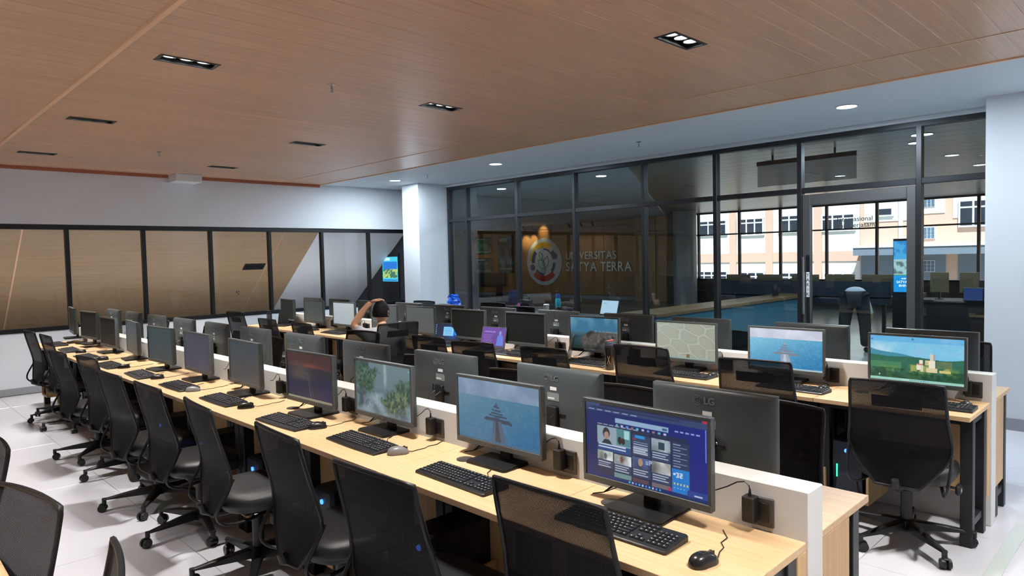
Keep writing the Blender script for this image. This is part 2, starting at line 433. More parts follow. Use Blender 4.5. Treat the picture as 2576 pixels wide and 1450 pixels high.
# ------------------------------------------------------------------ glazed partition on the right
w2 = struct(thing('window_2', 'x', 'x')); del w2['label'], w2['category']
MY = [9.77, 9.27, 8.0, 6.76, 5.50, 4.40, 3.32, 2.08, 1.43]
part('top_rail', MB().cbox(XG - 0.05, XG + 0.05, 1.40, 9.80, 2.93, 3.0, 0.004), M_FRAME, w2)
part('bottom_rail', MB().cbox(XG - 0.05, XG + 0.05, 3.32, 9.80, 0, 0.07, 0.004), M_FRAME, w2)
vm = MB().cbox(-0.05, 0.05, -0.027, 0.027, 0.0, 2.94, 0.004).mesh('mullion', M_FRAME)
for y in MY[:-1]: link('mullion', vm, w2, (XG, y, 0))
TRZ = 2.37
for i in range(len(MY) - 1):
    a, b = MY[i + 1] + 0.027, MY[i] - 0.027
    if i == len(MY) - 2: a = 1.40
    part('transom', MB().cbox(XG - 0.045, XG + 0.045, a, b, TRZ - 0.03, TRZ + 0.03, 0.003), M_FRAME, w2)
    part('pane', MB().box(XG - 0.004, XG + 0.004, a, b, TRZ + 0.03, 2.94), M_GLASSW, w2, smooth=0)
    if i != 6:
        part('pane', MB().box(XG - 0.004, XG + 0.004, a, b, 0.07, TRZ - 0.03), M_GLASSW, w2, smooth=0)
struct(part('trim_9', MB().cbox(XG - 0.10, XG - 0.04, 1.40, 9.80, 2.985, ZC, 0.004), M_WHITEC))
# door leaf between two mullions
d1 = struct(thing('door_1', 'x', 'x')); del d1['label'], d1['category']
dy0, dy1 = 2.08 + 0.03, 3.32 - 0.03
M2 = M_DOORF
part('stile', MB().cbox(XG - 0.035, XG + 0.035, dy0, dy0 + 0.085, 0.01, 2.32, 0.004), M2, d1)
part('stile', MB().cbox(XG - 0.035, XG + 0.035, dy1 - 0.09, dy1, 0.01, 2.32, 0.004), M2, d1)
part('rail', MB().cbox(XG - 0.035, XG + 0.035, dy0 + 0.085, dy1 - 0.09, 2.20, 2.32, 0.004), M2, d1)
part('rail', MB().cbox(XG - 0.035, XG + 0.035, dy0 + 0.085, dy1 - 0.09, 0.01, 0.13, 0.004), M2, d1)
part('pane', MB().box(XG - 0.004, XG + 0.004, dy0 + 0.085, dy1 - 0.09, 0.13, 2.20), M_GLASSW, d1, smooth=0)
hy = dy1 - 0.045
hd = part('door_handle', MB().cbox(XG - 0.055, XG - 0.035, hy - 0.045, hy - 0.005, 0.78, 1.62, 0.004), M_BLKPL, d1)
part('handle_bar', MB().cyl((XG - 0.085, hy + 0.015, 0.93), (XG - 0.085, hy + 0.015, 1.60), 0.014).cyl((XG - 0.085, hy + 0.015, 1.05), (XG - 0.035, hy + 0.015, 1.05), 0.008).cyl((XG - 0.085, hy + 0.015, 1.5), (XG - 0.035, hy + 0.015, 1.5), 0.008), M_CHROME, hd)
stk = part('sticker', MB().box(XG - 0.058, XG - 0.055, hy - 0.044, hy - 0.008, 1.13, 1.42), M_WHITEP, hd, smooth=0)
M_INK = mat('black_ink', lin(25, 25, 28), 0.5)
for q, ch in enumerate('TARIK'):
    me = text_mesh(ch, 0.055, 0.0008, M_INK, align='CENTER')
    o = link('letter', me, d1, (XG - 0.0592, hy - 0.026, 1.365 - 0.055 * q)); o.rotation_euler = (PI / 2, 0, -PI / 2)
part('lock_box', MB().cbox(XG - 0.06, XG - 0.034, hy - 0.05, hy + 0.03, 0.70, 0.80, 0.004), M_BLKPL, d1)

# ------------------------------------------------------------------ lobby beyond the glazing
XF, LY1 = 21.0, 27.0
struct(part('floor', MB().box(XG + 0.1, XF + 0.4, -3.2, LY1, -0.1, 0.0), mat('lobby_floor', lin(150, 160, 158), 0.2, var=0.04, bscale=3), smooth=0))
lc = struct(part('ceiling', MB().box(XG + 0.05, XF + 0.4, -3.2, LY1, 3.06, 3.2), mat('lobby_grey_ceiling', lin(150, 156, 160), 0.6), smooth=0))
lp_me = MB().cbox(-0.198, 0.198, -8.0, 8.0, 0.0, 0.02, 0.004).mesh('plank', M_LOBBYC, 0)
for k in range(32): link('plank', lp_me, lc, (XG + 0.27 + 0.4 * k, 4.8, 3.035))
struct(part('ceiling_drop', MB().prism([(XG + 0.06, 5.9), (XF, 13.4), (XF, LY1), (XG + 0.06, LY1)], 2.99, 3.05, 'z'), mat('lobby_pale_ceiling', lin(176, 184, 188), 0.55), smooth=0))
wfar = struct(part('wall_far', MB().box(XF, XF + 0.25, 13.0, LY1, 0, 3.05), mat('wall_backing', lin(70, 55, 42), 0.6), smooth=0))
struct(part('wall_far', MB().box(XF, XF + 0.25, -3.2, 13.0, 0, 0.78), mat('lobby_wall_dark', lin(92, 84, 70), 0.6), smooth=0))
struct(part('wall_end', MB().box(XG + 0.1, XF + 0.25, LY1, LY1 + 0.2, 0, 3.06), M_LOBBYW, smooth=0))
struct(part('wall_end', MB().box(XG + 0.06, XF + 0.25, -3.4, -3.2, 0, 3.06), mat('lobby_end_wall', lin(120, 120, 118), 0.6), smooth=0))
# wooden panels of the sign wall
ys = [14.4, 16.17, 17.64, 18.86, 20.76, 22.4, 23.94, 25.5, 26.98]
for i in range(len(ys) - 1):
    a, b = ys[i] + 0.008, ys[i + 1] - 0.008
    for (z0, z1) in ((0.12, 2.79), (2.805, 3.0)):
        part('panel', MB().cbox(XF - 0.04, XF, a, b, z0, z1, 0.004), M_LOBBYW, wfar, smooth=0)
struct(part('trim_10', MB().box(XF - 0.06, XF, 14.7, LY1, 0, 0.11), M_BASEB, smooth=0))
M_PIER = wood('pier_wood', lin(170, 128, 84), lin(190, 148, 102), (30.0, 30.0, 1.5), 0.4, 0.03)
pier = struct(part('column_2', MB().box(XF - 0.6, XF + 0.02, 13.0, 14.30, 0, 3.0), mat('wall_backing2', lin(60, 46, 34), 0.6), smooth=0))
for (a, b) in ((13.0, 13.42), (13.44, 14.32)):
    for (z0, z1) in ((0.0, 2.48), (2.5, 3.0)):
        part('panel', MB().cbox(XF - 0.64, XF - 0.6, a, b, z0, z1, 0.004), M_PIER, pier, smooth=0)
struct(part('column_3', MB().cyl((19.5, 11.75, 0), (19.5, 11.75, 3.03), 0.37, n=32), mat('grey_column', lin(168, 172, 178), 0.5)))
struct(part('column_4', MB().box(20.2, 20.7, 12.1, 12.9, 0, 1.1).box(20.3, 20.7, 12.2, 12.9, 1.1, 3.03), mat('olive_panel', lin(70, 66, 44), 0.5), smooth=0))
# far glazing
w3 = struct(thing('window_3', 'x', 'x')); del w3['label'], w3['category']
GY = [12.98, 12.17, 10.68, 9.31, 7.90, 6.51, 4.07, 1.8, -0.5, -3.0]
gm = MB().cbox(-0.05, 0.05, -0.036, 0.036, 0.78, 3.03, 0.004).mesh('mullion', M_BLACKF)
for y in GY: link('mullion', gm, w3, (XF + 0.1, y, 0))
part('rail', MB().cbox(XF + 0.06, XF + 0.14, -3.2, 13.0, 2.255, 2.30, 0.003), M_BLACKF, w3)
part('rail', MB().cbox(XF + 0.06, XF + 0.14, -3.2, 13.0, 2.98, 3.04, 0.003), M_BLACKF, w3)
part('sill', MB().cbox(XF - 0.05, XF + 0.2, -3.2, 13.0, 0.76, 0.80, 0.003), M_BLACKF, w3)
for i in range(len(GY) - 1):
    a, b = GY[i + 1] + 0.036, GY[i] - 0.036
    part('pane', MB().box(XF + 0.097, XF + 0.103, a, b, 0.80, 2.255), M_GLASSL, w3, smooth=0)
    part('pane', MB().box(XF + 0.097, XF + 0.103, a, b, 2.30, 2.98), M_GLASSL, w3, smooth=0)
# ------------------------------------------------------------------ ceiling fittings
def spot(loc, power, col, size_deg, blend, parent=None, rad=0.03, aim=(0, 0, -1)):
    l = bpy.data.lights.new('lamp_light', 'SPOT'); l.energy = power; l.color = col
    l.spot_size = math.radians(size_deg); l.spot_blend = blend; l.shadow_soft_size = rad
    o = bpy.data.objects.new('lamp_light', l); COL.objects.link(o)
    if parent: o.parent = parent
    o.location = loc; o.rotation_euler = Vector(aim).to_track_quat('-Z', 'Y').to_euler()
    return o
fx = thing('ceiling_spotlight', 'x', 'ceiling light')
FL, FWD = 0.185, 0.0755
fr = MB()
fr.box(-FL - 0.006, FL + 0.006, -FWD - 0.004, -FWD + 0.016, -0.004, 0.0).box(-FL - 0.006, FL + 0.006, FWD - 0.016, FWD + 0.004, -0.004, 0.0)
fr.box(-FL - 0.006, -FL + 0.014, -FWD + 0.016, FWD - 0.016, -0.004, 0.0).box(FL - 0.014, FL + 0.006, -FWD + 0.016, FWD - 0.016, -0.004, 0.0)
part('trim_frame', fr, M_BLKPL, fx, smooth=0)
we = MB()
we.add([(-FL, -FWD + 0.004, 0), (FL, -FWD + 0.004, 0), (FL, FWD - 0.004, 0), (-FL, FWD - 0.004, 0), (-FL + 0.02, -FWD + 0.016, 0.06), (FL - 0.02, -FWD + 0.016, 0.06), (FL - 0.02, FWD - 0.016, 0.06), (-FL + 0.02, FWD - 0.016, 0.06)],
       [(0, 1, 5, 4), (1, 2, 6, 5), (2, 3, 7, 6), (3, 0, 4, 7), (4, 5, 6, 7)])
part('well', we, mat('well_black', lin(16, 16, 18), 0.3), fx, smooth=0)
lens_me = MB().lathe([(0.044, 0.05), (0.044, 0.024), (0.038, 0.020), (0.0, 0.018)], 20).mesh('lamp', M_LAMP)
ring_me = MB().lathe([(0.050, 0.055), (0.050, 0.018), (0.044, 0.016), (0.044, 0.03)], 20).mesh('lamp_ring', M_BLKPL)
for dx in (-0.11, 0.0, 0.11):
    l = link('lamp', lens_me, fx, (dx, 0, 0))
    link('lamp_ring', ring_me, l)
u = [False]
colname = {FIX_X[0]: 'above the camera', FIX_X[1]: 'along the long wooden batten', FIX_X[2]: 'above the aisle between desk rows'}
SPOTC = (1.0, 0.955, 0.90)
for x in FIX_X:
    vis = []
    for j, y in enumerate(FIX_Y):
        if x == FIX_X[0] and y > 9: continue
        n = len(FIX_Y) - j
        lab = 'recessed three-lamp light, %s from the back wall, %s' % (ORD[n - 1], colname[x])
        o = place(fx, u, (x, y, ZC), 0, lab, 'recessed three-lamp ceiling lights')
        for dx in (-0.11, 0.0, 0.11):
            spot((x + dx, y, ZC + 0.012), SPOT_W, SPOTC, 76, 0.65, rad=0.022)
dl = thing('downlight', 'x', 'downlight')
part('rim', MB().lathe([(0.098, 0.0), (0.104, -0.004), (0.098, -0.008), (0.088, -0.006), (0.088, 0.0)], 28), M_WHITEC, dl)
part('diffuser', MB().lathe([(0.088, -0.001), (0.088, -0.004), (0.0, -0.005)], 28), M_DOWN, dl)
u = [False]
def disk_light(loc, power, col, parent=None, size=0.17):
    l = bpy.data.lights.new('down_light', 'AREA'); l.shape = 'DISK'; l.size = size; l.energy = power; l.color = col
    o = bpy.data.objects.new('down_light', l); COL.objects.link(o); o.location = loc
    return o
DLC = (0.80, 0.92, 1.0)
for n, (x, y) in enumerate([(6.88, 2.39), (6.84, 7.21), (6.82, 9.69), (6.86, -0.1)]):
    lab = ['round white downlight in the white ceiling strip near the glass door', 'round white downlight in the white ceiling strip above the middle of the glazing',
           'round white downlight in the white ceiling strip beside the white column', 'round white downlight in the white ceiling strip behind the camera'][n]
    place(dl, u, (x, y, ZC), 0, lab, 'round downlights of the white strip')
    disk_light((x, y, ZC - 0.012), DOWN_W, DLC)
LB = [(9.5, 9.4), (9.6, 7.1), (10.1, 4.6), (13.2, 4.7), (10.0, 2.62), (9.35, 2.36), (11.8, 2.62), (13.6, 2.62)]
for n, (x, y) in enumerate(LB):
    lab = ['downlight in the lobby ceiling behind the second glazing bay from the left', 'downlight in the lobby ceiling behind the fourth glazing bay', 'small downlight in the lobby ceiling beside the hanging sign',
           'downlight in the lobby ceiling above the door leaf', 'brighter lobby downlight left of the right door mullion', 'lobby downlight crossing the right door mullion', 'lobby downlight behind the rightmost glazing bay',
           'lowest lobby downlight at the right end of the glazing'][n]
    z = 3.0 if n < 2 else 3.035
    place(dl, u, (x, y, z), 0, lab, 'round downlights of the lobby')
    disk_light((x, y, z - 0.012), 40.0 if n < 2 else 26.0, DLC)
sp = thing('sprinkler', 'x', 'sprinkler')
part('plate', MB().lathe([(0.032, 0.0), (0.032, -0.004), (0.014, -0.010), (0.008, -0.010)], 20), M_CHROME, sp)
part('head', MB().lathe([(0.008, -0.008), (0.008, -0.03), (0.004, -0.032), (0.004, -0.045), (0.006, -0.047), (0.006, -0.05)], 12).tube([(-0.009, 0, -0.03), (-0.012, 0, -0.042), (0, 0, -0.055)], 0.002, 6).tube([(0.009, 0, -0.03), (0.012, 0, -0.042), (0, 0, -0.055)], 0.002, 6).lathe([(0.013, -0.055), (0.013, -0.058)], 14), M_CHROME, sp)
u = [False]
for n, (x, y) in enumerate([(2.76, 4.72), (2.79, 8.78), (6.93, 4.79), (6.83, 8.81)]):
    lab = ['chrome fire sprinkler in the wooden ceiling, nearest one', 'chrome fire sprinkler in the wooden ceiling towards the back wall', 'chrome fire sprinkler in the white ceiling strip, middle',
           'chrome fire sprinkler in the white ceiling strip near the column'][n]
    place(sp, u, (x, y, ZC), 0, lab, 'fire sprinklers')
# fittings on the raked soffit behind the window band
so = thing('ceiling_spotlight', 'dark recessed light in the sloping soffit seen through the back windows', 'ceiling light', (5.32, 11.99, sof(11.99)))
so.rotation_euler = (-math.atan(SL), 0, 0)
part('trim_frame', MB().cbox(-0.19, 0.19, -0.085, 0.085, -0.012, 0.0, 0.003), M_BLKPL, so)
part('well', MB().box(-0.16, 0.16, -0.05, 0.05, -0.014, -0.011), mat('soffit_well', lin(10, 10, 11), 0.3), so)
so2 = copy_tree(sp); so2.location = (5.26, 12.6, sof(12.6)); so2.rotation_euler = (-math.atan(SL), 0, 0)
so2['label'] = 'chrome fire sprinkler in the sloping soffit behind the back windows'
# added unseen up-light below the sill, brightening the soffit behind the window band
cv = thing('added_uplight', 'added unseen uplight trough under the sill, lighting the soffit behind the windows', 'light', (2.3, 11.24, 0.0))
part('trough', MB().box(-5.4, 5.4, -0.06, 0.06, 0.30, 0.31).box(-5.4, 5.4, -0.06, -0.05, 0.31, 0.36).box(-5.4, 5.4, 0.05, 0.06, 0.31, 0.36), M_WHITEC, cv, smooth=0)  # housing made for the added uplight
for q in range(7): part('bracket', MB().box(-4.8 + 1.6 * q, -4.76 + 1.6 * q, -0.1, -0.06, 0.28, 0.36), M_WHITEC, cv, smooth=0)
_l = bpy.data.lights.new('added_uplight_lamp', 'AREA'); _l.shape = 'RECTANGLE'; _l.size = 10.6; _l.size_y = 0.08; _l.energy = 55.0; _l.color = (1.0, 0.98, 0.95)
_o = bpy.data.objects.new('added_uplight_lamp', _l); COL.objects.link(_o); _o.location = (2.3, 11.24, 0.35); _o.rotation_euler = (PI - 0.35, 0, 0)  # area lamp added to brighten the soffit, hidden by the sill
# ------------------------------------------------------------------ the facade across the yard
struct(part('ground', MB().box(XF + 0.3, 60, -40, 90, -1.6, -1.5), mat('yard_paving', lin(165, 160, 150), 0.8, var=0.1, bscale=1), smooth=0))
M_FW = mat('facade_white', lin(236, 240, 236), 0.7, var=0.02, bscale=2)
M_FO = mat('facade_orange', lin(222, 186, 164), 0.7, var=0.03, bscale=2)
M_FG = mat('facade_window_glass', lin(44, 52, 66), 0.15)
M_GB = mat('glass_block_tile', lin(96, 120, 140), 0.2)
M_FGR = mat('canopy_grey', lin(120, 134, 148), 0.6)
fac = thing('building', 'bright white and salmon facade seen across the yard through the lobby windows', 'building', (36.4, 12.6, -2.77))
fac.scale = (1.4, 1.4, 1.4)
def fbox(name, y0, y1, z0, z1, depth, m, parent=fac, back=0.0):
    return part(name, MB().cbox(-depth, -back, y0 - 9, y1 - 9, z0 + 1.5, z1 + 1.5, 0.004), m, parent, smooth=0)
part('wall', MB().box(0, 0.4, -20, 30, 0, 12), M_FW, fac, smooth=0)
for y in (13.42, 11.90, 10.03, 15.3, 17.2): fbox('pilaster', y - 0.14, y + 0.14, -1.5, 6, 0.10, M_FO)
fbox('band', 8.6, 30, 1.26, 1.63, 0.06, M_FO)
fbox('wall_panel', -6, 8.55, -1.5, 8, 0.12, M_FO)
fbox('wall_panel', 7.05, 8.40, 2.62, 3.60, 0.16, M_FW)
fbox('wall_panel', 5.93, 6.95, 2.81, 4.4, 0.16, M_FW)
fbox('wall_panel', 3.0, 5.70, 2.62, 4.4, 0.16, M_FW)
fbox('wall_panel', 5.9, 8.5, -1.5, 1.45, 0.16, M_FGR)
fbox('wall_panel', 3.0, 5.55, -1.5, 1.45, 0.16, M_FGR)
def fwindow(y0, y1, z0, z1, cols, trans=True, base=0.0):
    w = part('window', MB().cbox(-0.10 - base, -base, y0 - 9 - 0.03, y1 - 9 + 0.03, z0 + 1.5 - 0.03, z1 + 1.5 + 0.03, 0.006), M_WHITEP, fac, smooth=0)
    n = cols; wd = (y1 - y0) / n
    for i in range(n):
        a = y0 - 9 + wd * i + 0.03; b = a + wd - 0.06
        zt = z1 + 1.5 - 0.03; zm = z0 + 1.5 + (z1 - z0) * 0.74
        if trans:
            part('window_pane', MB().box(-0.112 - base, -0.1 - base, a, b, zm + 0.03, zt), M_FG, w, smooth=0)
            part('window_pane', MB().box(-0.112 - base, -0.1 - base, a, b, z0 + 1.53, zm - 0.03), M_FG, w, smooth=0)
        else:
            part('window_pane', MB().box(-0.112 - base, -0.1 - base, a, b, z0 + 1.53, zt), M_FG, w, smooth=0)
fwindow(12.13, 13.16, 2.35, 3.0, 3)
fwindow(10.28, 11.50, 2.40, 3.03, 3)
fwindow(8.75, 9.87, 2.38, 2.96, 3)
fwindow(13.70, 14.9, 2.42, 3.0, 3)
fwindow(15.6, 16.9, 2.4, 3.0, 3)
fwindow(13.68, 15.05, 0.25, 0.90, 4)
fwindow(12.10, 13.12, 0.2, 0.86, 3)
fwindow(10.3, 11.5, 0.2, 0.84, 3)
fwindow(8.8, 9.8, 0.2, 0.82, 3)
fwindow(4.35, 5.50, 2.34, 3.16, 3, base=0.16)
fwindow(7.46, 7.92, 2.82, 3.08, 1, False, base=0.16)
for (y0, z0, z1) in ((6.2, 3.03, 3.43), (6.2, 1.98, 2.37), (6.2, 0.87, 1.26)):
    gb = fbox('glass_block_window', y0, y0 + 0.34, z0, z1, 0.20, M_WHITEP)
    for i in range(3):
        for j in range(3):
            part('glass_block', MB().cbox(-0.215, -0.20, y0 - 9 + 0.012 + 0.11 * i, y0 - 9 + 0.105 + 0.11 * i, z0 + 1.512 + (z1 - z0 - 0.02) / 3 * j, z0 + 1.5 + (z1 - z0 - 0.02) / 3 * (j + 1), 0.008), M_GB, gb, smooth=0)
part('drain_pipe', MB().cyl((-0.2, 7.22 - 9, 0), (-0.2, 7.22 - 9, 6), 0.07), M_WHITEP, fac)
cn = fbox('canopy', 2.5, 8.5, 1.72, 1.80, 1.0, M_WHITEP)
part('canopy_fascia', MB().box(-0.95, -0.9, 2.5 - 9, 8.5 - 9, 1.46 + 1.5, 1.72 + 1.5), M_FGR, cn, smooth=0)
# ================================================================== DESKS
MOD, DH = 0.832, 0.75
Y0R = 0.86
ROWS = {1: dict(a=1.63, p0=2.13, p1=2.245, b=2.70), 2: dict(a=4.29, p0=4.81, p1=4.925, b=5.38)}
RN = {1: 'front desk row', 2: 'rear desk row'}
def desk_proto(dep, tray):
    d = thing('desk', 'x', 'desk')
    w = MOD / 2
    part('tabletop', MB().cbox(-w + 0.0012, w - 0.0012, 0, dep - 0.002, DH - 0.026, DH, 0.0015), M_DESK, d, smooth=0)
    lg = MB().cbox(-0.03, 0.03, -0.03, 0.03, 0.0, DH - 0.027, 0.003).mesh('leg', M_BLKMET, 0)
    for sx in (-1, 1):
        for y in (0.12, dep - 0.10):
            link('leg', lg, d, (sx * (w - 0.035), y, 0))
        for z in (DH - 0.067, 0.10):
            part('side_rail', MB().box(sx * (w - 0.035) - 0.02, sx * (w - 0.035) + 0.02, 0.15, dep - 0.13, z, z + 0.04), M_BLKMET, d, smooth=0)
    part('front_rail', MB().box(-w + 0.065, w - 0.065, 0.10, 0.14, DH - 0.067, DH - 0.027), M_BLKMET, d, smooth=0)
    part('modesty_panel', MB().cbox(-w + 0.002, w - 0.002, dep - 0.068, dep - 0.05, 0.20, DH - 0.027, 0.001), M_PANELW, d, smooth=0)
    part('grommet', MB().lathe([(0.04, DH), (0.04, DH + 0.003), (0.034, DH + 0.005), (0.0, DH + 0.005)], 24), M_CHARC, d, (-0.25, dep - 0.13, 0))
    if tray:
        t = part('tower_shelf', MB().cbox(-0.37, -0.13, 0.07, dep - 0.07, 0.115, 0.135, 0.001), M_PANELW, d, smooth=0)
        part('shelf_side', MB().cbox(-0.385, -0.37, 0.07, dep - 0.07, 0.115, 0.30, 0.001), M_PANELW, t, smooth=0)
        part('shelf_side', MB().cbox(-0.13, -0.115, 0.07, dep - 0.07, 0.115, 0.30, 0.001), M_PANELW, t, smooth=0)
    return d
dA = desk_proto(0.50, True); dB = desk_proto(0.455, False)
uA = [False]; uB = [False]
for r in (1, 2):
    R = ROWS[r]
    dep_end = R['p0'] - R['a']
    for i in range(11):
        yc = Y0R + MOD * (i + 0.5)
        n = '%s from the right' % ORD[i]
        o = place(dA, uA, (R['a'], yc, 0), -PI / 2, 'light wood desk, our side of the %s, %s' % (RN[r], n), 'desks of the %s' % RN[r])
        if i == 0: part('end_panel', MB().cbox(MOD / 2 - 0.02, MOD / 2 - 0.001, 0.435, 0.498, 0.20, DH - 0.027, 0.001), M_PANELW, o, smooth=0)
        o = place(dB, uB, (R['b'], yc, 0), PI / 2, 'light wood desk, far side of the %s, %s' % (RN[r], n), 'desks of the %s' % RN[r])
        if i == 0:
            part('end_panel', MB().cbox(-MOD / 2 + 0.001, -MOD / 2 + 0.02, 0.20, 0.45, 0.20, DH - 0.027, 0.001), M_PANELW, o, smooth=0)
    tag(part('desk_partition', MB().cbox(R['p0'], R['p1'], Y0R - 0.005, Y0R + MOD * 11, 0.0, 0.91, 0.003), M_PART), 'long white low partition running down the middle of the %s' % RN[r], 'partition')
# desk at the lower left corner of the picture
ud = [True]
for i in range(4):
    o = copy_tree(dB); o.location = (0.32, 0.95 + MOD * (i + 0.5), 0); o.rotation_euler = (0, 0, PI / 2)
    o['label'] = 'light wood desk at the lower left edge behind the black chairs, %s from the camera' % ORD[i]; o['group'] = 'desks of the left row'

# ================================================================== MONITORS
PW, PZ0, PZ1 = 0.27, 0.062, 0.378
def sgrid(img, x0, x1, z0, z1, name, m, y=0.0):
    h, w, _ = img.shape
    xs = np.linspace(x0, x1, w); zs = np.linspace(z1, z0, h)
    X, Z = np.meshgrid(xs, zs)
    V = np.stack([X.ravel(), np.full(X.size, y), Z.ravel()], 1)
    idx = np.arange(w * h).reshape(h, w)
    F = np.stack([idx[1:, :-1].ravel(), idx[1:, 1:].ravel(), idx[:-1, 1:].ravel(), idx[:-1, :-1].ravel()], 1)
    me = bpy.data.meshes.new(name)
    me.vertices.add(len(V)); me.vertices.foreach_set('co', V.ravel().astype(np.float32))
    me.loops.add(F.size); me.loops.foreach_set('vertex_index', F.ravel().astype(np.int32))
    me.polygons.add(len(F)); me.polygons.foreach_set('loop_start', (np.arange(len(F)) * 4).astype(np.int32))
    me.update(calc_edges=True)
    a = me.color_attributes.new('col', 'FLOAT_COLOR', 'POINT')
    c = np.clip(img.reshape(-1, 3), 0, 1)
    c = np.where(c <= 0.04045, c / 12.92, ((c + 0.055) / 1.055) ** 2.4)
    a.data.foreach_set('color', np.concatenate([c, np.ones((len(c), 1))], 1).ravel().astype(np.float32))
    me.materials.append(m)
    return me
def noise(h, w, s, seed, oct=4):
    rs = np.random.RandomState(seed); out = np.zeros((h, w)); amp = 1; tot = 0
    for o in range(oct):
        gh = max(2, int(s * 2 ** o * h / w) + 2); gw = int(s * 2 ** o) + 2
        g = rs.rand(gh, gw)
        yy = np.linspace(0, gh - 1.001, h); xx = np.linspace(0, gw - 1.001, w)
        y0 = yy.astype(int); x0 = xx.astype(int); fy = (yy - y0)[:, None]; fx_ = (xx - x0)[None]
        fy = fy * fy * (3 - 2 * fy); fx_ = fx_ * fx_ * (3 - 2 * fx_)
        v = (g[y0][:, x0] * (1 - fx_) + g[y0][:, x0 + 1] * fx_) * (1 - fy) + (g[y0 + 1][:, x0] * (1 - fx_) + g[y0 + 1][:, x0 + 1] * fx_) * fy
        out += v * amp; tot += amp; amp *= 0.5
    return out / tot
def canvas(w, h, c): return np.ones((h, w, 3)) * np.array(c) / 255.0
def rect(im, x0, y0, x1, y1, c, a=1.0):
    h, w, _ = im.shape
    r = (slice(int(y0 * h), max(int(y0 * h) + 1, int(y1 * h))), slice(int(x0 * w), max(int(x0 * w) + 1, int(x1 * w))))
    im[r] = im[r] * (1 - a) + np.array(c) / 255.0 * a
def uv(im):
    h, w, _ = im.shape
    return np.meshgrid(np.linspace(0, 1, w), np.linspace(0, 1, h))
def blend(im, mask, c):
    m = np.clip(mask, 0, 1)[..., None]; c = np.array(c) / 255.0
    im[:] = im * (1 - m) + c * m
def poly(im, pts):
    U, V = uv(im); inside = np.zeros(U.shape, bool); j = len(pts) - 1
    for i in range(len(pts)):
        xi, yi = pts[i]; xj, yj = pts[j]
        c = ((yi > V) != (yj > V)) & (U < (xj - xi) * (V - yi) / (yj - yi + 1e-9) + xi)
        inside ^= c; j = i
    return inside.astype(float)
def ell(im, cx, cy, rx, ry):
    U, V = uv(im); return (((U - cx) / rx) ** 2 + ((V - cy) / ry) ** 2 < 1).astype(float)
DIG = {'3': ['111', '001', '011', '001', '111'], '2': ['111', '001', '111', '100', '111'], 'u': ['000', '101', '101', '101', '111'], 'p': ['111', '101', '111', '100', '100']}
def digits(im, s, x, y, k, c):
    h, w, _ = im.shape; X = int(x * w)
    for ch in s:
        for j, row in enumerate(DIG[ch]):
            for i, b in enumerate(row):
                if b == '1': im[int(y * h) + j * k:int(y * h) + (j + 1) * k, X + i * k:X + (i + 1) * k] = np.array(c) / 255
        X += 4 * k
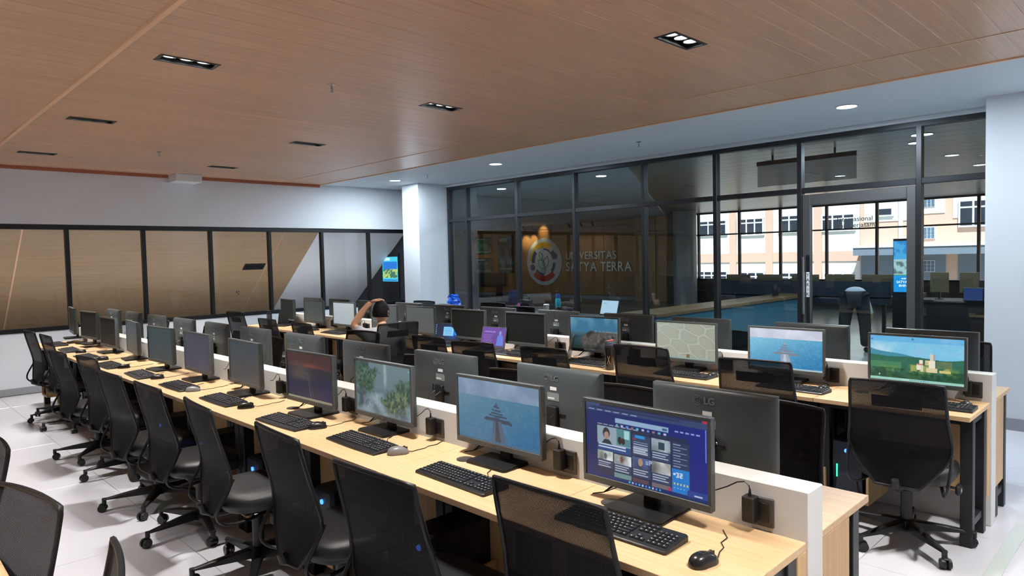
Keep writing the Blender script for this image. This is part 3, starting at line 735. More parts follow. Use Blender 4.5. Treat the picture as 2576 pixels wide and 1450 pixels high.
def img_browser():
    im = canvas(288, 162, (32, 42, 96)); U, V = uv(im)
    blend(im, U * 0.9, (28, 40, 140)); blend(im, (1 - V) * 0.5 * (1 - U), (50, 62, 120))
    rect(im, 0, 0, 1, 0.035, (44, 52, 84)); rect(im, 0.0, 0.0, 0.13, 0.035, (70, 84, 128)); rect(im, 0, 0.035, 1, 0.105, (58, 74, 118))
    rect(im, 0.06, 0.045, 0.80, 0.072, (46, 58, 98)); rect(im, 0.965, 0.0, 1, 0.035, (196, 50, 84))
    for k in range(6): rect(im, 0.03 + 0.075 * k, 0.082, 0.08 + 0.075 * k, 0.094, (150, 165, 205))
    rect(im, 0.27, 0.165, 0.71, 0.225, (150, 182, 214)); rect(im, 0.66, 0.18, 0.70, 0.21, (70, 100, 140))
    for k in range(10):
        rect(im, 0.275 + 0.044 * k, 0.245, 0.295 + 0.044 * k, 0.28, [(90, 190, 200), (190, 200, 225), (110, 150, 220), (160, 120, 110)][k % 4]); rect(im, 0.27 + 0.044 * k, 0.29, 0.30 + 0.044 * k, 0.298, (150, 160, 200))
    for k in range(5): rect(im, 0.76 + 0.04 * k, 0.185, 0.785 + 0.04 * k, 0.20, (150, 165, 220))
    rect(im, 0.10, 0.27, 0.86, 1, (40, 50, 78), 0.85)
    for k in range(7): rect(im, 0.11 + 0.052 * k, 0.268, 0.15 + 0.052 * k, 0.282, (160, 170, 200))
    def card(x0, y0, x1, y1, kind, seed):
        rect(im, x0, y0, x1, y1, (58, 72, 104))
        ym = y0 + (y1 - y0) * 0.55
        n = noise(162, 288, 14, seed)
        if kind:
            rect(im, x0, y0, x1, ym, kind)
            H, Wd, _ = im.shape; sl = (slice(int(y0 * H), int(ym * H)), slice(int(x0 * Wd), int(x1 * Wd)))
            im[sl] = np.clip(im[sl] * (0.45 + 1.1 * n[sl][..., None]), 0, 1)
        for q in range(3): rect(im, x0 + 0.008, ym + 0.02 + 0.03 * q, x1 - 0.02 - 0.02 * (q % 2), ym + 0.032 + 0.03 * q, (190, 200, 220))
    rect(im, 0.105, 0.30, 0.40, 0.62, (150, 172, 186)); blend(im, ell(im, 0.185, 0.385, 0.032, 0.075), (60, 56, 66)); blend(im, ell(im, 0.187, 0.415, 0.022, 0.05), (176, 140, 128))
    blend(im, poly(im, [(0.13, 0.55), (0.17, 0.47), (0.21, 0.47), (0.25, 0.55)]), (52, 56, 70)); rect(im, 0.28, 0.30, 0.40, 0.52, (84, 140, 148)); rect(im, 0.345, 0.31, 0.39, 0.42, (170, 220, 226))
    blend(im, ell(im, 0.305, 0.45, 0.018, 0.05), (50, 44, 48)); blend(im, ell(im, 0.335, 0.455, 0.016, 0.045), (60, 46, 46))
    rect(im, 0.105, 0.535, 0.40, 0.625, (44, 78, 140))
    for q in range(2): rect(im, 0.115, 0.535 + 0.035 * q, 0.36, 0.552 + 0.035 * q, (200, 212, 232))
    card(0.415, 0.33, 0.565, 0.60, None, 1)
    rect(im, 0.44, 0.335, 0.52, 0.375, (40, 150, 226)); rect(im, 0.42, 0.385, 0.445, 0.40, (190, 60, 60))
    for q in range(6): rect(im, 0.425, 0.42 + 0.03 * q, 0.545, 0.43 + 0.03 * q, (168, 180, 206))
    card(0.575, 0.33, 0.725, 0.61, (136, 150, 160), 5); rect(im, 0.63, 0.37, 0.68, 0.46, (40, 70, 90))
    rect(im, 0.735, 0.33, 0.865, 0.66, (50, 62, 96))
    for q in range(9): rect(im, 0.745, 0.35 + 0.034 * q, 0.80 + 0.05 * (q % 2), 0.36 + 0.034 * q, (150, 165, 200))
    rect(im, 0.735, 0.66, 0.865, 0.955, (34, 128, 214))
    digits(im, '32', 0.765, 0.70, 2, (235, 242, 250)); rect(im, 0.745, 0.715, 0.762, 0.74, (225, 236, 250))
    for q in range(5):
        rect(im, 0.748 + 0.024 * q, 0.83, 0.76 + 0.024 * q, 0.855, (224, 206, 110)); rect(im, 0.748 + 0.024 * q, 0.89, 0.758 + 0.024 * q, 0.90, (200, 222, 245))
    card(0.105, 0.635, 0.245, 0.86, (186, 196, 190), 8); card(0.255, 0.645, 0.405, 0.88, (196, 200, 204), 9); card(0.415, 0.62, 0.565, 0.88, (66, 84, 128), 11); card(0.575, 0.62, 0.725, 0.89, (156, 160, 160), 12)
    blend(im, ell(im, 0.175, 0.70, 0.014, 0.04), (90, 100, 104)); blend(im, ell(im, 0.32, 0.70, 0.016, 0.045), (120, 80, 80)); blend(im, ell(im, 0.48, 0.68, 0.02, 0.05), (180, 146, 126)); digits(im, 'up', 0.525, 0.63, 2, (170, 190, 226))
    rect(im, 0.255, 0.89, 0.405, 0.955, (110, 150, 150)); rect(im, 0.415, 0.90, 0.55, 0.955, (92, 70, 84)); rect(im, 0.575, 0.90, 0.725, 0.955, (120, 110, 116)); rect(im, 0.70, 0.91, 0.73, 0.955, (170, 70, 110))
    rect(im, 0, 0.957, 1, 1, (26, 48, 112))
    for k in range(10): rect(im, 0.38 + 0.028 * k, 0.966, 0.393 + 0.028 * k, 0.988, [(60, 190, 230), (190, 205, 230), (90, 140, 230)][k % 3])
    rect(im, 0.85, 0.885, 1, 0.957, (44, 70, 150)); rect(im, 0.90, 0.93, 0.96, 0.945, (190, 205, 235)); rect(im, 0.985, 0.11, 0.992, 0.5, (120, 150, 220))
    return im * 0.9
def img_pier(sky, water, deep, hz, bright):
    im = canvas(200, 112, water); U, V = uv(im); h, w, _ = im.shape
    n = noise(h, w, 6, 3); blend(im, (V < hz) * 1.0, sky)
    blend(im, (V < hz) * (n - 0.35) * 1.4, tuple(min(255, c + 45) for c in sky)); blend(im, (V >= hz) * np.clip((V - hz) * 0.9 + U * 0.5, 0, 1), deep)
    blend(im, (V >= hz) * (noise(h, w, 40, 5) - 0.45) * 0.5, tuple(min(255, c + 40) for c in water))
    wood_c = (150, 160, 176) if bright else (70, 88, 112)
    blend(im, poly(im, [(0.46, 0.55), (0.53, 0.55), (0.62, 1.0), (0.42, 1.0)]), wood_c); blend(im, poly(im, [(0.485, 0.6), (0.508, 0.6), (0.545, 1.0), (0.475, 1.0)]), tuple(int(c * (1.2 if bright else 0.7)) for c in wood_c))
    for (a, b, y0, y1) in ((0.36, 0.66, 0.58, 0.62), (0.40, 0.62, 0.53, 0.555), (0.43, 0.57, 0.49, 0.515), (0.44, 0.55, 0.44, 0.465), (0.46, 0.53, 0.38, 0.41), (0.34, 0.46, 0.60, 0.63), (0.55, 0.68, 0.61, 0.65)):
        blend(im, poly(im, [(a, y0), (b, y0 + 0.01), (b, y1 + 0.01), (a, y1)]), tuple(int(c * (0.8 if bright else 0.75)) for c in wood_c))
    blend(im, poly(im, [(0.47, 0.38), (0.495, 0.32), (0.52, 0.38)]), wood_c)
    rect(im, 0, 0.965, 1, 1, (170, 196, 210) if bright else (60, 100, 130))
    return im
def img_stream():
    im = canvas(240, 135, (92, 118, 124)); U, V = uv(im); h, w, _ = im.shape
    n = noise(h, w, 9, 21, 5); n2 = noise(h, w, 34, 22, 4); n3 = noise(h, w, 5, 24, 4)
    sm = lambda x: np.clip(x, 0, 1)
    blend(im, (1 - V) * 0.5, (132, 156, 164)); blend(im, sm(1 - abs(U - 0.56) * 24) * sm(3 - V * 6) * (0.4 + 0.6 * n2), (196, 210, 216))
    e = (n - 0.5) * 0.5
    left = sm((0.40 - 0.12 * V + e - U) * 14) * sm((0.56 + e - V) * 12); right = sm((U - 0.66 - 0.35 * (0.42 - V) + e) * 12) * sm((0.72 - V + e) * 10) * sm((V - 0.22) * 10); low = sm((0.17 - abs(U - 0.74) + e * 0.6) * 14) * sm((V - 0.48) * 10) * sm((0.95 - V + e * 0.4) * 12)
    leaf = sm(left + right + low); blend(im, leaf * (0.65 + 0.35 * n), (52, 80, 62)); blend(im, leaf * sm((n2 - 0.52) * 6) * 0.75, (112, 138, 100)); blend(im, leaf * sm((0.42 - n2) * 8) * 0.7, (30, 48, 42)); blend(im, low * sm((n2 - 0.5) * 6) * 0.5, (132, 146, 84))
    rock = sm((V - 0.5) * 8) * sm((0.52 - n) * 14) * (1 - leaf); blend(im, rock * 0.85, (58, 68, 80)); blend(im, sm(ell(im, 0.28, 0.84, 0.11, 0.12) - 0.0) * 0.8, (48, 58, 70)); blend(im, ell(im, 0.10, 0.62, 0.10, 0.07) * 0.7, (60, 72, 78))
    c1 = 0.42 - 0.55 * (V - 0.6); c2 = 0.42 + 0.42 * (V - 0.72)
    wat = sm(1.1 - abs(U - c1) * (9 - 4 * V)) * sm((V - 0.52) * 9) + sm(1.1 - abs(U - c2) * 10) * sm((V - 0.7) * 9)
    blend(im, sm(wat) * (0.35 + 0.75 * n2) * (1 - low), (168, 186, 198)); blend(im, sm((V - 0.88) * 8) * 0.5, (130, 150, 166)); blend(im, sm((U - 0.86) * 8) * sm((V - 0.66) * 8) * (0.3 + n2 * 0.5), (160, 178, 194)); rect(im, 0.965, 0.05, 0.985, 0.09, (80, 200, 200))
    blend(im, 0.12 + 0 * U, (110, 130, 140))
    return im * 0.9
def img_sunset():
    im = canvas(160, 128, (44, 46, 66)); U, V = uv(im); h, w, _ = im.shape
    n = noise(h, w, 6, 31, 5); blend(im, (V < 0.28) * (0.4 + 0.6 * n), (110, 62, 56)); blend(im, np.exp(-((V - 0.25) / 0.05) ** 2) * np.clip(n * 1.8 - 0.5, 0, 1), (190, 84, 66))
    blend(im, np.exp(-(((U - 0.3) / 0.25) ** 2 + ((V - 0.42) / 0.2) ** 2)) * 0.5, (150, 128, 110)); blend(im, (V > 0.58) * 0.7, (28, 38, 84)); blend(im, (U > 0.7) * (V > 0.5) * 0.3, (20, 40, 110))
    for k in range(40):
        t = k / 40; x = 0.47 + 0.10 * t; y = 0.40 + 0.55 * t; rect(im, x - 0.012 - 0.02 * t, y, x - 0.006 - 0.016 * t, y + 0.014, (150, 130, 120)); rect(im, x + 0.012 + 0.02 * t, y, x + 0.018 + 0.022 * t, y + 0.014, (120, 104, 104))
    rect(im, 0.42, 0.36, 0.52, 0.375, (60, 50, 56)); rect(im, 0, 0.955, 1, 1, (176, 168, 140))
    return im * 0.75
def img_castle():
    im = canvas(240, 135, (120, 190, 222)); U, V = uv(im); h, w, _ = im.shape
    n = noise(h, w, 5, 41, 5); blend(im, (V < 0.5) * np.clip((n - 0.42) * 3.2, 0, 1) * 0.8, (196, 216, 228)); blend(im, (V < 0.12) * 0.4, (70, 150, 214)); blend(im, (V > 0.22) * (V < 0.5) * (U > 0.4) * (n > 0.5) * 0.35, (120, 168, 204))
    hill = 0.29 + 0.22 * np.clip(U * 1.2, 0, 1) ** 0.8 + 0.01 * np.sin(U * 14); blend(im, (V > hill) * 1.0, (66, 138, 160))
    h2 = 0.43 + 0.02 * np.sin(U * 9) + 0.08 * (U > 0.0) * np.clip(U - 0.1, 0, 0.5) - 0.18 * np.clip(U - 0.78, 0, 1)
    nn = noise(h, w, 30, 42, 4); nb = noise(h, w, 12, 43, 4)
    blend(im, (V > h2) * 1.0, (50, 106, 88)); blend(im, (V > h2) * (nn - 0.3) * 0.8, (36, 80, 60)); blend(im, (V > 0.58) * (V < 0.72) * (U < 0.35) * 0.5, (84, 150, 100))
    blend(im, (V > 0.66 - 0.06 * (U > 0.3)) * np.clip((nb - 0.4) * 3, 0, 1) * 0.8, (104, 136, 74)); blend(im, (V > 0.72) * np.clip((nn - 0.35) * 2.4, 0, 1), (30, 72, 48)); blend(im, (V > 0.8) * 0.45, (24, 62, 48))
    blend(im, (U > 0.72) * (U < 0.88) * (V > 0.5) * (V < 0.66) * nb * 1.4, (132, 128, 84)); blend(im, (U > 0.45) * (U < 0.86) * (V > 0.62) * (V < 0.76) * (nb > 0.5) * 0.7, (176, 174, 96))
    st = (226, 220, 196)
    rect(im, 0.655, 0.36, 0.712, 0.50, (206, 202, 186)); rect(im, 0.69, 0.36, 0.712, 0.50, (160, 160, 156)); rect(im, 0.645, 0.50, 0.71, 0.66, st); rect(im, 0.605, 0.50, 0.645, 0.60, (222, 204, 150)); rect(im, 0.545, 0.50, 0.58, 0.58, st); rect(im, 0.515, 0.58, 0.58, 0.61, (190, 120, 110)); rect(im, 0.515, 0.61, 0.585, 0.72, st); rect(im, 0.555, 0.61, 0.585, 0.75, (210, 206, 190)); rect(im, 0.62, 0.66, 0.73, 0.76, (214, 200, 160)); rect(im, 0.75, 0.70, 0.87, 0.75, (206, 186, 120))
    for q in range(3): rect(im, 0.612, 0.52 + 0.025 * q, 0.64, 0.53 + 0.025 * q, (150, 140, 110))
    rect(im, 0, 0.945, 1, 1, (148, 200, 186)); rect(im, 0.35, 0.955, 0.44, 0.985, (170, 216, 210))
    for k in range(9): rect(im, 0.44 + 0.024 * k, 0.958, 0.452 + 0.024 * k, 0.982, (50, 120, 180) if k in (5, 6) else (110, 150, 160))
    rect(im, 0.01, 0.07, 0.03, 0.11, (60, 120, 200)); rect(im, 0.46, 0.03, 0.485, 0.08, (80, 120, 150)); rect(im, 0.10, 0.87, 0.115, 0.90, (220, 224, 220))
    return im
def img_sand():
    im = canvas(160, 100, (164, 168, 152)); U, V = uv(im); h, w, _ = im.shape
    rs = np.random.RandomState(5); pts = np.array([(i + 0.5 * (j % 2) + rs.rand() * 0.3, j + rs.rand() * 0.3) for j in range(-2, 6) for i in range(-2, 5)]) / np.array([3.1, 3.2])
    nn = noise(h, w, 22, 8) - 0.5; Ud, Vd = U + nn * 0.035, V + nn * 0.03
    d = np.stack([(Ud - p[0]) ** 2 + ((Vd - p[1] - 0.45 * (Ud - 0.5)) * 0.9) ** 2 for p in pts]); ds = np.sort(d, 0)
    e = np.sqrt(ds[1]) - np.sqrt(ds[0]); n = noise(h, w, 5, 6)
    blend(im, (n - 0.3) * 0.7, (184, 184, 160)); blend(im, np.clip(1 - e * 26, 0, 1) * 0.6, (190, 206, 206)); blend(im, ((e > 0.045) & (e < 0.085)) * 0.22, (130, 144, 138)); blend(im, (1 - V) * (1 - U) * 0.35, (192, 206, 204))
    rect(im, 0, 0.955, 1, 1, (150, 172, 168)); rect(im, 0.52, 0.86, 0.58, 0.96, (120, 108, 70))
    return im * 0.93
def img_cliff():
    im = canvas(200, 112, (58, 116, 148)); U, V = uv(im); h, w, _ = im.shape; sm = lambda x: np.clip(x, 0, 1)
    n = noise(h, w, 6, 51, 5); n2 = noise(h, w, 30, 52, 4); ns = noise(h, w, 4, 53, 5)
    blend(im, sm(0.5 - V) * 2 * sm((ns - 0.42) * 3.2) * 0.75, (150, 184, 202)); blend(im, sm((V - 0.43) * 12) * 0.85, (66, 96, 108)); blend(im, sm((V - 0.5) * 8) * (0.4 + 0.6 * n2), (40, 62, 64))
    top = 0.40 + 0.9 * np.clip(0.44 - U, 0, 1) + (n - 0.5) * 0.08; cl = sm((V - top) * 18) * sm((U - 0.20) * 12)
    blend(im, cl, (82, 80, 76)); blend(im, cl * sm((n2 - 0.5) * 5) * 0.6, (122, 118, 110)); blend(im, cl * sm((0.46 - n) * 7) * 0.8, (40, 40, 40)); blend(im, sm(1 - abs(V - 0.42) * 26) * sm((U - 0.44) * 9) * (n2 > 0.45) * 0.85, (140, 142, 140))
    blend(im, ell(im, 0.83, 0.58, 0.018, 0.06), (44, 48, 50)); blend(im, ell(im, 0.90, 0.60, 0.02, 0.07), (40, 44, 46)); blend(im, sm((V - 0.8) * 6) * 0.6, (30, 38, 34))
    return im * 0.95
def img_flat(c, c2, seed=2, top=None):
    im = canvas(60, 36, c); U, V = uv(im); blend(im, V * 0.7, c2); blend(im, (noise(36, 60, 8, seed) - 0.4) * 0.35, tuple(min(255, q + 14) for q in c))
    return im
def img_desktop():
    im = canvas(120, 72, (30, 40, 66)); U, V = uv(im); blend(im, np.exp(-(((U - 0.72) / 0.2) ** 2 + ((V - 0.5) / 0.35) ** 2)) * 0.9, (30, 110, 220)); rect(im, 0.80, 0.32, 0.92, 0.66, (40, 140, 240)); rect(im, 0.36, 0.2, 0.76, 0.72, (130, 200, 240))
    for q in range(8): rect(im, 0.42, 0.28 + 0.05 * q, 0.68, 0.295 + 0.05 * q, (90, 150, 196))
    for q in range(5): rect(im, 0.05, 0.08 + 0.12 * q, 0.08, 0.14 + 0.12 * q, (150, 180, 220))
    rect(im, 0, 0.93, 1, 1, (26, 34, 52))
    return im
def img_purple():
    im = canvas(120, 72, (92, 70, 156)); U, V = uv(im); n = noise(72, 120, 5, 61, 4); blend(im, n * 0.7, (130, 84, 170)); blend(im, V * 0.5, (110, 60, 130)); blend(im, poly(im, [(0.66, 0.95), (0.68, 0.5), (0.74, 0.36), (0.84, 0.36), (0.92, 0.5), (0.96, 0.95)]), (100, 130, 214)); blend(im, ell(im, 0.78, 0.27, 0.05, 0.1), (140, 150, 210))
    for k in range(9): rect(im, 0.10 + 0.055 * k, 0.2, 0.14 + 0.055 * k, 0.28, (150, 130, 210))
    for q in range(5): rect(im, 0.08, 0.4 + 0.09 * q, 0.5 - 0.05 * (q % 3), 0.43 + 0.09 * q, (140, 110, 180))
    return im
def img_paper():
    im = canvas(60, 40, (158, 196, 220)); rect(im, 0.12, 0.2, 0.3, 0.24, (90, 120, 150))
    return im

mon = thing('monitor', 'x', 'monitor')
def rrect(ix, it, ib, y, r=0.012):
    x1 = PW - ix; za = PZ0 + ib; zb = PZ1 - it; out = []
    for (cx, cz, a0) in ((x1 - r, zb - r, 0), (-x1 + r, zb - r, 90), (-x1 + r, za + r, 180), (x1 - r, za + r, 270)):
        for k in range(4):
            a = math.radians(a0 + 30 * k); out.append((cx + r * math.cos(a), y, cz + r * math.sin(a)))
    return out
hs = MB().rings([rrect(0, 0, 0, -0.012, 0.003), rrect(0, 0, 0, 0.004, 0.003), rrect(0.003, 0.004, 0.002, 0.010, 0.005), rrect(0.010, 0.016, 0.006, 0.0165, 0.01), rrect(0.022, 0.034, 0.014, 0.0215, 0.016), rrect(0.040, 0.060, 0.026, 0.0255, 0.02), rrect(0.060, 0.085, 0.045, 0.0268, 0.02)])
part('housing', hs, M_MONB, mon, smooth=40)
bz = MB()
BT, BB, BS = 0.013, 0.024, 0.013
for (x0, x1, z0, z1) in ((-PW, PW, PZ1 - BT, PZ1 + 0.001), (-PW, PW, PZ0 - 0.001, PZ0 + BB), (-PW - 0.001, -PW + BS, PZ0 + BB, PZ1 - BT), (PW - BS, PW + 0.001, PZ0 + BB, PZ1 - BT)):
    bz.cbox(x0, x1, -0.022, -0.011, z0, z1, 0.0015)
part('bezel', bz, M_MONF, mon, smooth=0)
SX, SZ0, SZ1 = PW - BS, PZ0 + BB, PZ1 - BT
off_me = MB().box(-SX, SX, -0.017, -0.011, SZ0, SZ1).mesh('screen', M_OFF, 0)
link('screen', off_me, mon)
part('neck', MB().cbox(-0.032, 0.032, 0.026, 0.050, 0.008, 0.20, 0.004), M_BLKPL, mon)
bs = MB()
for (s, z0, z1) in ((1.0, 0.0, 0.006), (0.97, 0.006, 0.014)):
    bs.prism([(-0.115 * s, -0.105 * s), (0.115 * s, -0.105 * s), (0.125 * s, -0.09 * s), (0.118 * s, 0.11 * s), (0.10 * s, 0.125 * s), (-0.10 * s, 0.125 * s), (-0.118 * s, 0.11 * s), (-0.125 * s, -0.09 * s)], z0, z1, 'z')
part('stand_base', bs, M_BLKPL, mon)
def back_text(me, x, z, y):
    o = link('brand_mark', me, mon, (x, y, z)); o.rotation_euler = (PI / 2, 0, PI); return o
back_text(text_mesh('LG', 0.040, 0.0004, M_LOGO, 'brand_mark', bold=0.0012), 0.018, PZ1 - 0.060, 0.0268)
rg = MB()
def ringpts(r0, r1, y, n=28, a0=0.0, a1=2 * PI):
    vs = []; fs = []
    for i in range(n + 1):
        a = a0 + (a1 - a0) * i / n
        vs += [(-r0 * math.cos(a), y, r0 * math.sin(a)), (-r1 * math.cos(a), y, r1 * math.sin(a)), (-r1 * math.cos(a), y - 0.002, r1 * math.sin(a)), (-r0 * math.cos(a), y - 0.002, r0 * math.sin(a))]
    for i in range(n):
        for k in range(4): fs.append((4 * i + k, 4 * i + (k + 1) % 4, 4 * i + 4 + (k + 1) % 4, 4 * i + 4 + k))
    return vs, fs
rg.add(*ringpts(0.0175, 0.0200, 0.0008)); rg.add(*ringpts(0.010, 0.0128, 0.0008, 20, 0.4, 2 * PI - 0.1))
rg.box(-0.001, 0.0012, -0.001, 0.0008, -0.006, 0.010).box(-0.007, 0.0012, -0.001, 0.0008, -0.006, -0.004).box(-0.0128, -0.003, -0.001, 0.0008, 0.000, 0.002)
o = part('brand_ring', rg, M_LOGO, mon, (0.046, 0.0258, PZ1 - 0.047))
part('white_sticker', MB().cbox(-0.020, 0.022, 0.027, 0.0286, PZ1 - 0.105, PZ1 - 0.088, 0.0004), M_WHITEP, mon, smooth=0)
lbp = part('rating_label', MB().prism([(0.042, PZ1 - 0.155), (0.042, PZ1 - 0.117), (-0.030, PZ1 - 0.117), (-0.036, PZ1 - 0.124), (-0.036, PZ1 - 0.155)][::-1], 0.027, 0.0284, 'y'), M_STICK, mon, smooth=0)
part('label_strip', MB().box(-0.005, 0.038, 0.028, 0.0288, PZ1 - 0.148, PZ1 - 0.140), M_WHITEP, lbp, smooth=0)
pr = part('port_ledge', MB().box(-0.075, 0.075, 0.027, 0.032, PZ0 + 0.096, PZ0 + 0.102).box(0.068, 0.075, 0.026, 0.0295, PZ0 + 0.102, PZ0 + 0.135), mat('port_black', lin(10, 10, 12), 0.5), mon, smooth=0)
part('port', MB().cbox(-0.045, -0.015, 0.026, 0.035, PZ0 + 0.104, PZ0 + 0.113, 0.001).cbox(0.01, 0.03, 0.026, 0.035, PZ0 + 0.104, PZ0 + 0.111, 0.001), M_CHROME, pr, smooth=0)
part('lock_tag', MB().cbox(-0.078, -0.070, 0.027, 0.029, PZ0 + 0.004, PZ0 + 0.022, 0.0005), M_STICK, mon, smooth=0)
fl_ = text_mesh('LG', 0.010, 0.0003, M_LOGO, 'front_mark', align='CENTER')
o = link('front_mark', fl_, mon, (0, -0.0224, PZ0 + 0.008)); o.rotation_euler = (PI / 2, 0, 0)
cb = MB()
cb.tube([(-0.03, 0.055, PZ0 + 0.105), (-0.03, 0.09, PZ0 + 0.09), (-0.02, 0.10, 0.06), (0.0, 0.085, 0.03)], 0.0035, 6)
cb.tube([(0.02, 0.055, PZ0 + 0.105), (0.03, 0.095, PZ0 + 0.08), (0.02, 0.10, 0.05), (0.01, 0.085, 0.03)], 0.003, 6)
part('cable', cb, M_CABLE, mon)
front_cb = MB()
for k, (dx, c) in enumerate(((0.0, 0.0), (0.02, 0.012), (-0.015, 0.02))):
    front_cb.tube([(-0.03 + dx, 0.06, 0.19), (-0.10 - dx, 0.065, 0.08 + c), (-0.17, 0.05, 0.03 + c), (-0.215, 0.03, 0.008), (-0.245, 0.0, 0.004)], 0.0022, 6)
fcab_me = front_cb.mesh('cable', M_CABLE)

IMG = {'browser': ('a web page of news tiles', img_browser()), 'pier': ('a dim blue pier', img_pier((112, 134, 158), (92, 128, 148), (34, 96, 138), 0.27, False)),
       'stream': ('a forest waterfall stream', img_stream()), 'sunset': ('a dark red sunset', img_sunset()), 'castle': ('a castle on green hills', img_castle()),
       'pier2': ('a bright blue pier', img_pier((190, 196, 214), (130, 190, 216), (40, 120, 170), 0.24, True)), 'sand': ('pale sand ridges', img_sand()), 'cliff': ('a rocky cliff under blue sky', img_cliff()),
       'grey': ('a plain light grey picture', img_flat((176, 186, 190), (150, 160, 166))), 'greyd': ('a plain mid grey picture', img_flat((84, 90, 92), (70, 76, 78))), 'greyg': ('a dim green-grey picture', img_flat((58, 70, 66), (66, 72, 70))),
       'teal1': ('a dim teal picture', img_flat((48, 66, 72), (52, 58, 62))), 'teal2': ('a dark slate picture', img_flat((46, 60, 68), (58, 58, 62), 4)), 'blue1': ('dim blue shapes', img_flat((56, 62, 72), (50, 54, 84), 9)), 'off': ('a dark screen', None)}
SME = {k: sgrid(v[1], -SX + 0.001, SX - 0.001, SZ0 + 0.001, SZ1 - 0.001, 'screen_picture', M_SCR, -0.0174) for k, v in IMG.items() if v[1] is not None}
um = [False]
def put_monitor(x, y, z, rz, label, group, img=None, fcab=False):
    o = place(mon, um, (x, y, z), rz, label, group)
    if img and img != 'off': link('screen_picture', SME[img], o)
    if fcab: link('cable', fcab_me, o)
    return o
# front row, screens towards us
A1 = [(2.01, 1.39, 0, 'browser'), (2.06, 2.20, 0.02, 'pier'), (2.045, 3.08, 0, 'stream'), (1.985, 3.77, 0.03, 'sunset'), (2.0, 4.73, -0.03, 'teal2'), (2.0, 5.62, 0, 'blue1'), (1.985, 6.45, 0.06, 'teal1'), (2.03, 7.42, -0.10, 'teal2'), (2.02, 8.22, 0.02, 'off'), (2.03, 9.05, 0.07, 'off'), (2.0, 9.72, -0.12, 'off')]
for i, (x, y, a, im) in enumerate(A1):
    put_monitor(x + 0.015, y, DH + (0.03 if i == 9 else 0.055 if i == 10 else 0), -PI / 2 + a, 'front row monitor facing us, %s from the right, showing %s' % (ORD[i], IMG[im][0]), 'front row monitors facing us', im, i < 5)
B1 = [1.37, 2.19, 3.06, 3.89, 4.72, 5.57, 6.38, 7.22, 8.06, 8.87, 9.69]
for i, y in enumerate(B1):
    put_monitor(2.455, y, DH, PI / 2 + random.uniform(-0.02, 0.02), 'monitor with its back to us behind the front partition, %s from the right' % ORD[i], 'front row monitors turned away')
A2 = [(1.227, 'castle', 0), (2.04, 'pier2', 0), (2.83, 'sand', 0), (3.74, 'cliff', 0.03), (4.58, 'off', 0), (5.42, 'off', 0), (6.25, 'greyd', 0.0), (6.97, 'greyd', 0), (7.90, 'grey', 0), (8.70, 'greyg', 0), (9.48, 'off', -0.12)]
for i, (y, im, a) in enumerate(A2):
    put_monitor(4.70, y, DH + 0.008, -PI / 2 + a, 'rear row monitor facing us, %s from the right, showing %s' % (ORD[i], IMG[im][0]), 'rear row monitors facing us', im, i < 6)
B2 = [1.248, 2.026, 2.937, 3.674, 4.52, 5.40, 6.23, 7.04, 7.94, 8.71, 9.49]
for i, y in enumerate(B2):
    put_monitor(5.10, y, DH, PI / 2 + random.uniform(-0.02, 0.02), 'monitor with its back to us behind the rear partition, %s from the right' % ORD[i], 'rear row monitors turned away')
# ================================================================== KEYBOARDS
KW, KD = 0.225, 0.072
def key_layout():
    keys = []; u_ = 0.0189
    rows = [(0.052, [1] * 13, 0.010), (0.030, [1] * 13 + [2.0], 0), (0.011, [1.5] + [1] * 12 + [1.5], 0), (-0.008, [1.8] + [1] * 11 + [2.2], 0), (-0.027, [2.3] + [1] * 10 + [2.7], 0), (-0.046, [1.3, 1.3, 1.3, 6.2, 1.3, 1.3, 1.3, 1.0], 0)]
    for y, ws, pad in rows:
        x = -KW + 0.010; f = 0.283 / (sum(ws) * u_) * 1.0
        for w in ws:
            keys.append((x + w * u_ * f / 2, y, w * u_ * f - 0.003)); x += w * u_ * f
    for y in (0.052, 0.030, 0.011):
        for i in range(3): keys.append((-KW + 0.312 + i * 0.0189, y, 0.0159))
    keys.append((-KW + 0.312 + 0.0189, -0.027, 0.0159))
    for i in range(3): keys.append((-KW + 0.312 + i * 0.0189, -0.046, 0.0159))
    for y in (0.030, 0.011, -0.008, -0.027, -0.046):
        for i in range(4): keys.append((-KW + 0.376 + i * 0.0189, y, 0.0159))
    return keys
KEYS = key_layout()
def kbase(rounded):
    m = MB()
    zf, zb = 0.012, 0.022
    if rounded:
        pl = []
        for i in range(13):
            x = -KW + 2 * KW * i / 12; pl.append((x, -KD - 0.012 - 0.006 * math.sin(PI * i / 12)))
        for i in range(13):
            x = KW - 2 * KW * i / 12; pl.append((x, KD - 0.010 * (1 - math.sin(PI * i / 12))))
    else:
        pl = [(-KW, -KD + 0.006), (-KW + 0.006, -KD), (KW - 0.006, -KD), (KW, -KD + 0.006), (KW, KD - 0.006), (KW - 0.006, KD), (-KW + 0.006, KD), (-KW, KD - 0.006)]
    zt = lambda y: zf + (zb - zf) * (y + KD) / (2 * KD)
    n = len(pl); vs = [(x, y, 0.0) for x, y in pl] + [(x, y, zt(y) - 0.003) for x, y in pl] + [(x * 0.987, y * 0.96, zt(y)) for x, y in pl]
    fs = [(i, (i + 1) % n, n + (i + 1) % n, n + i) for i in range(n)] + [(n + i, n + (i + 1) % n, 2 * n + (i + 1) % n, 2 * n + i) for i in range(n)] + [tuple(range(2 * n, 3 * n)), tuple(range(n))[::-1]]
    return m.add(vs, fs)
ktilt = math.atan(0.010 / (2 * KD))
def kz(y): return 0.012 + 0.010 * (y + KD) / (2 * KD)
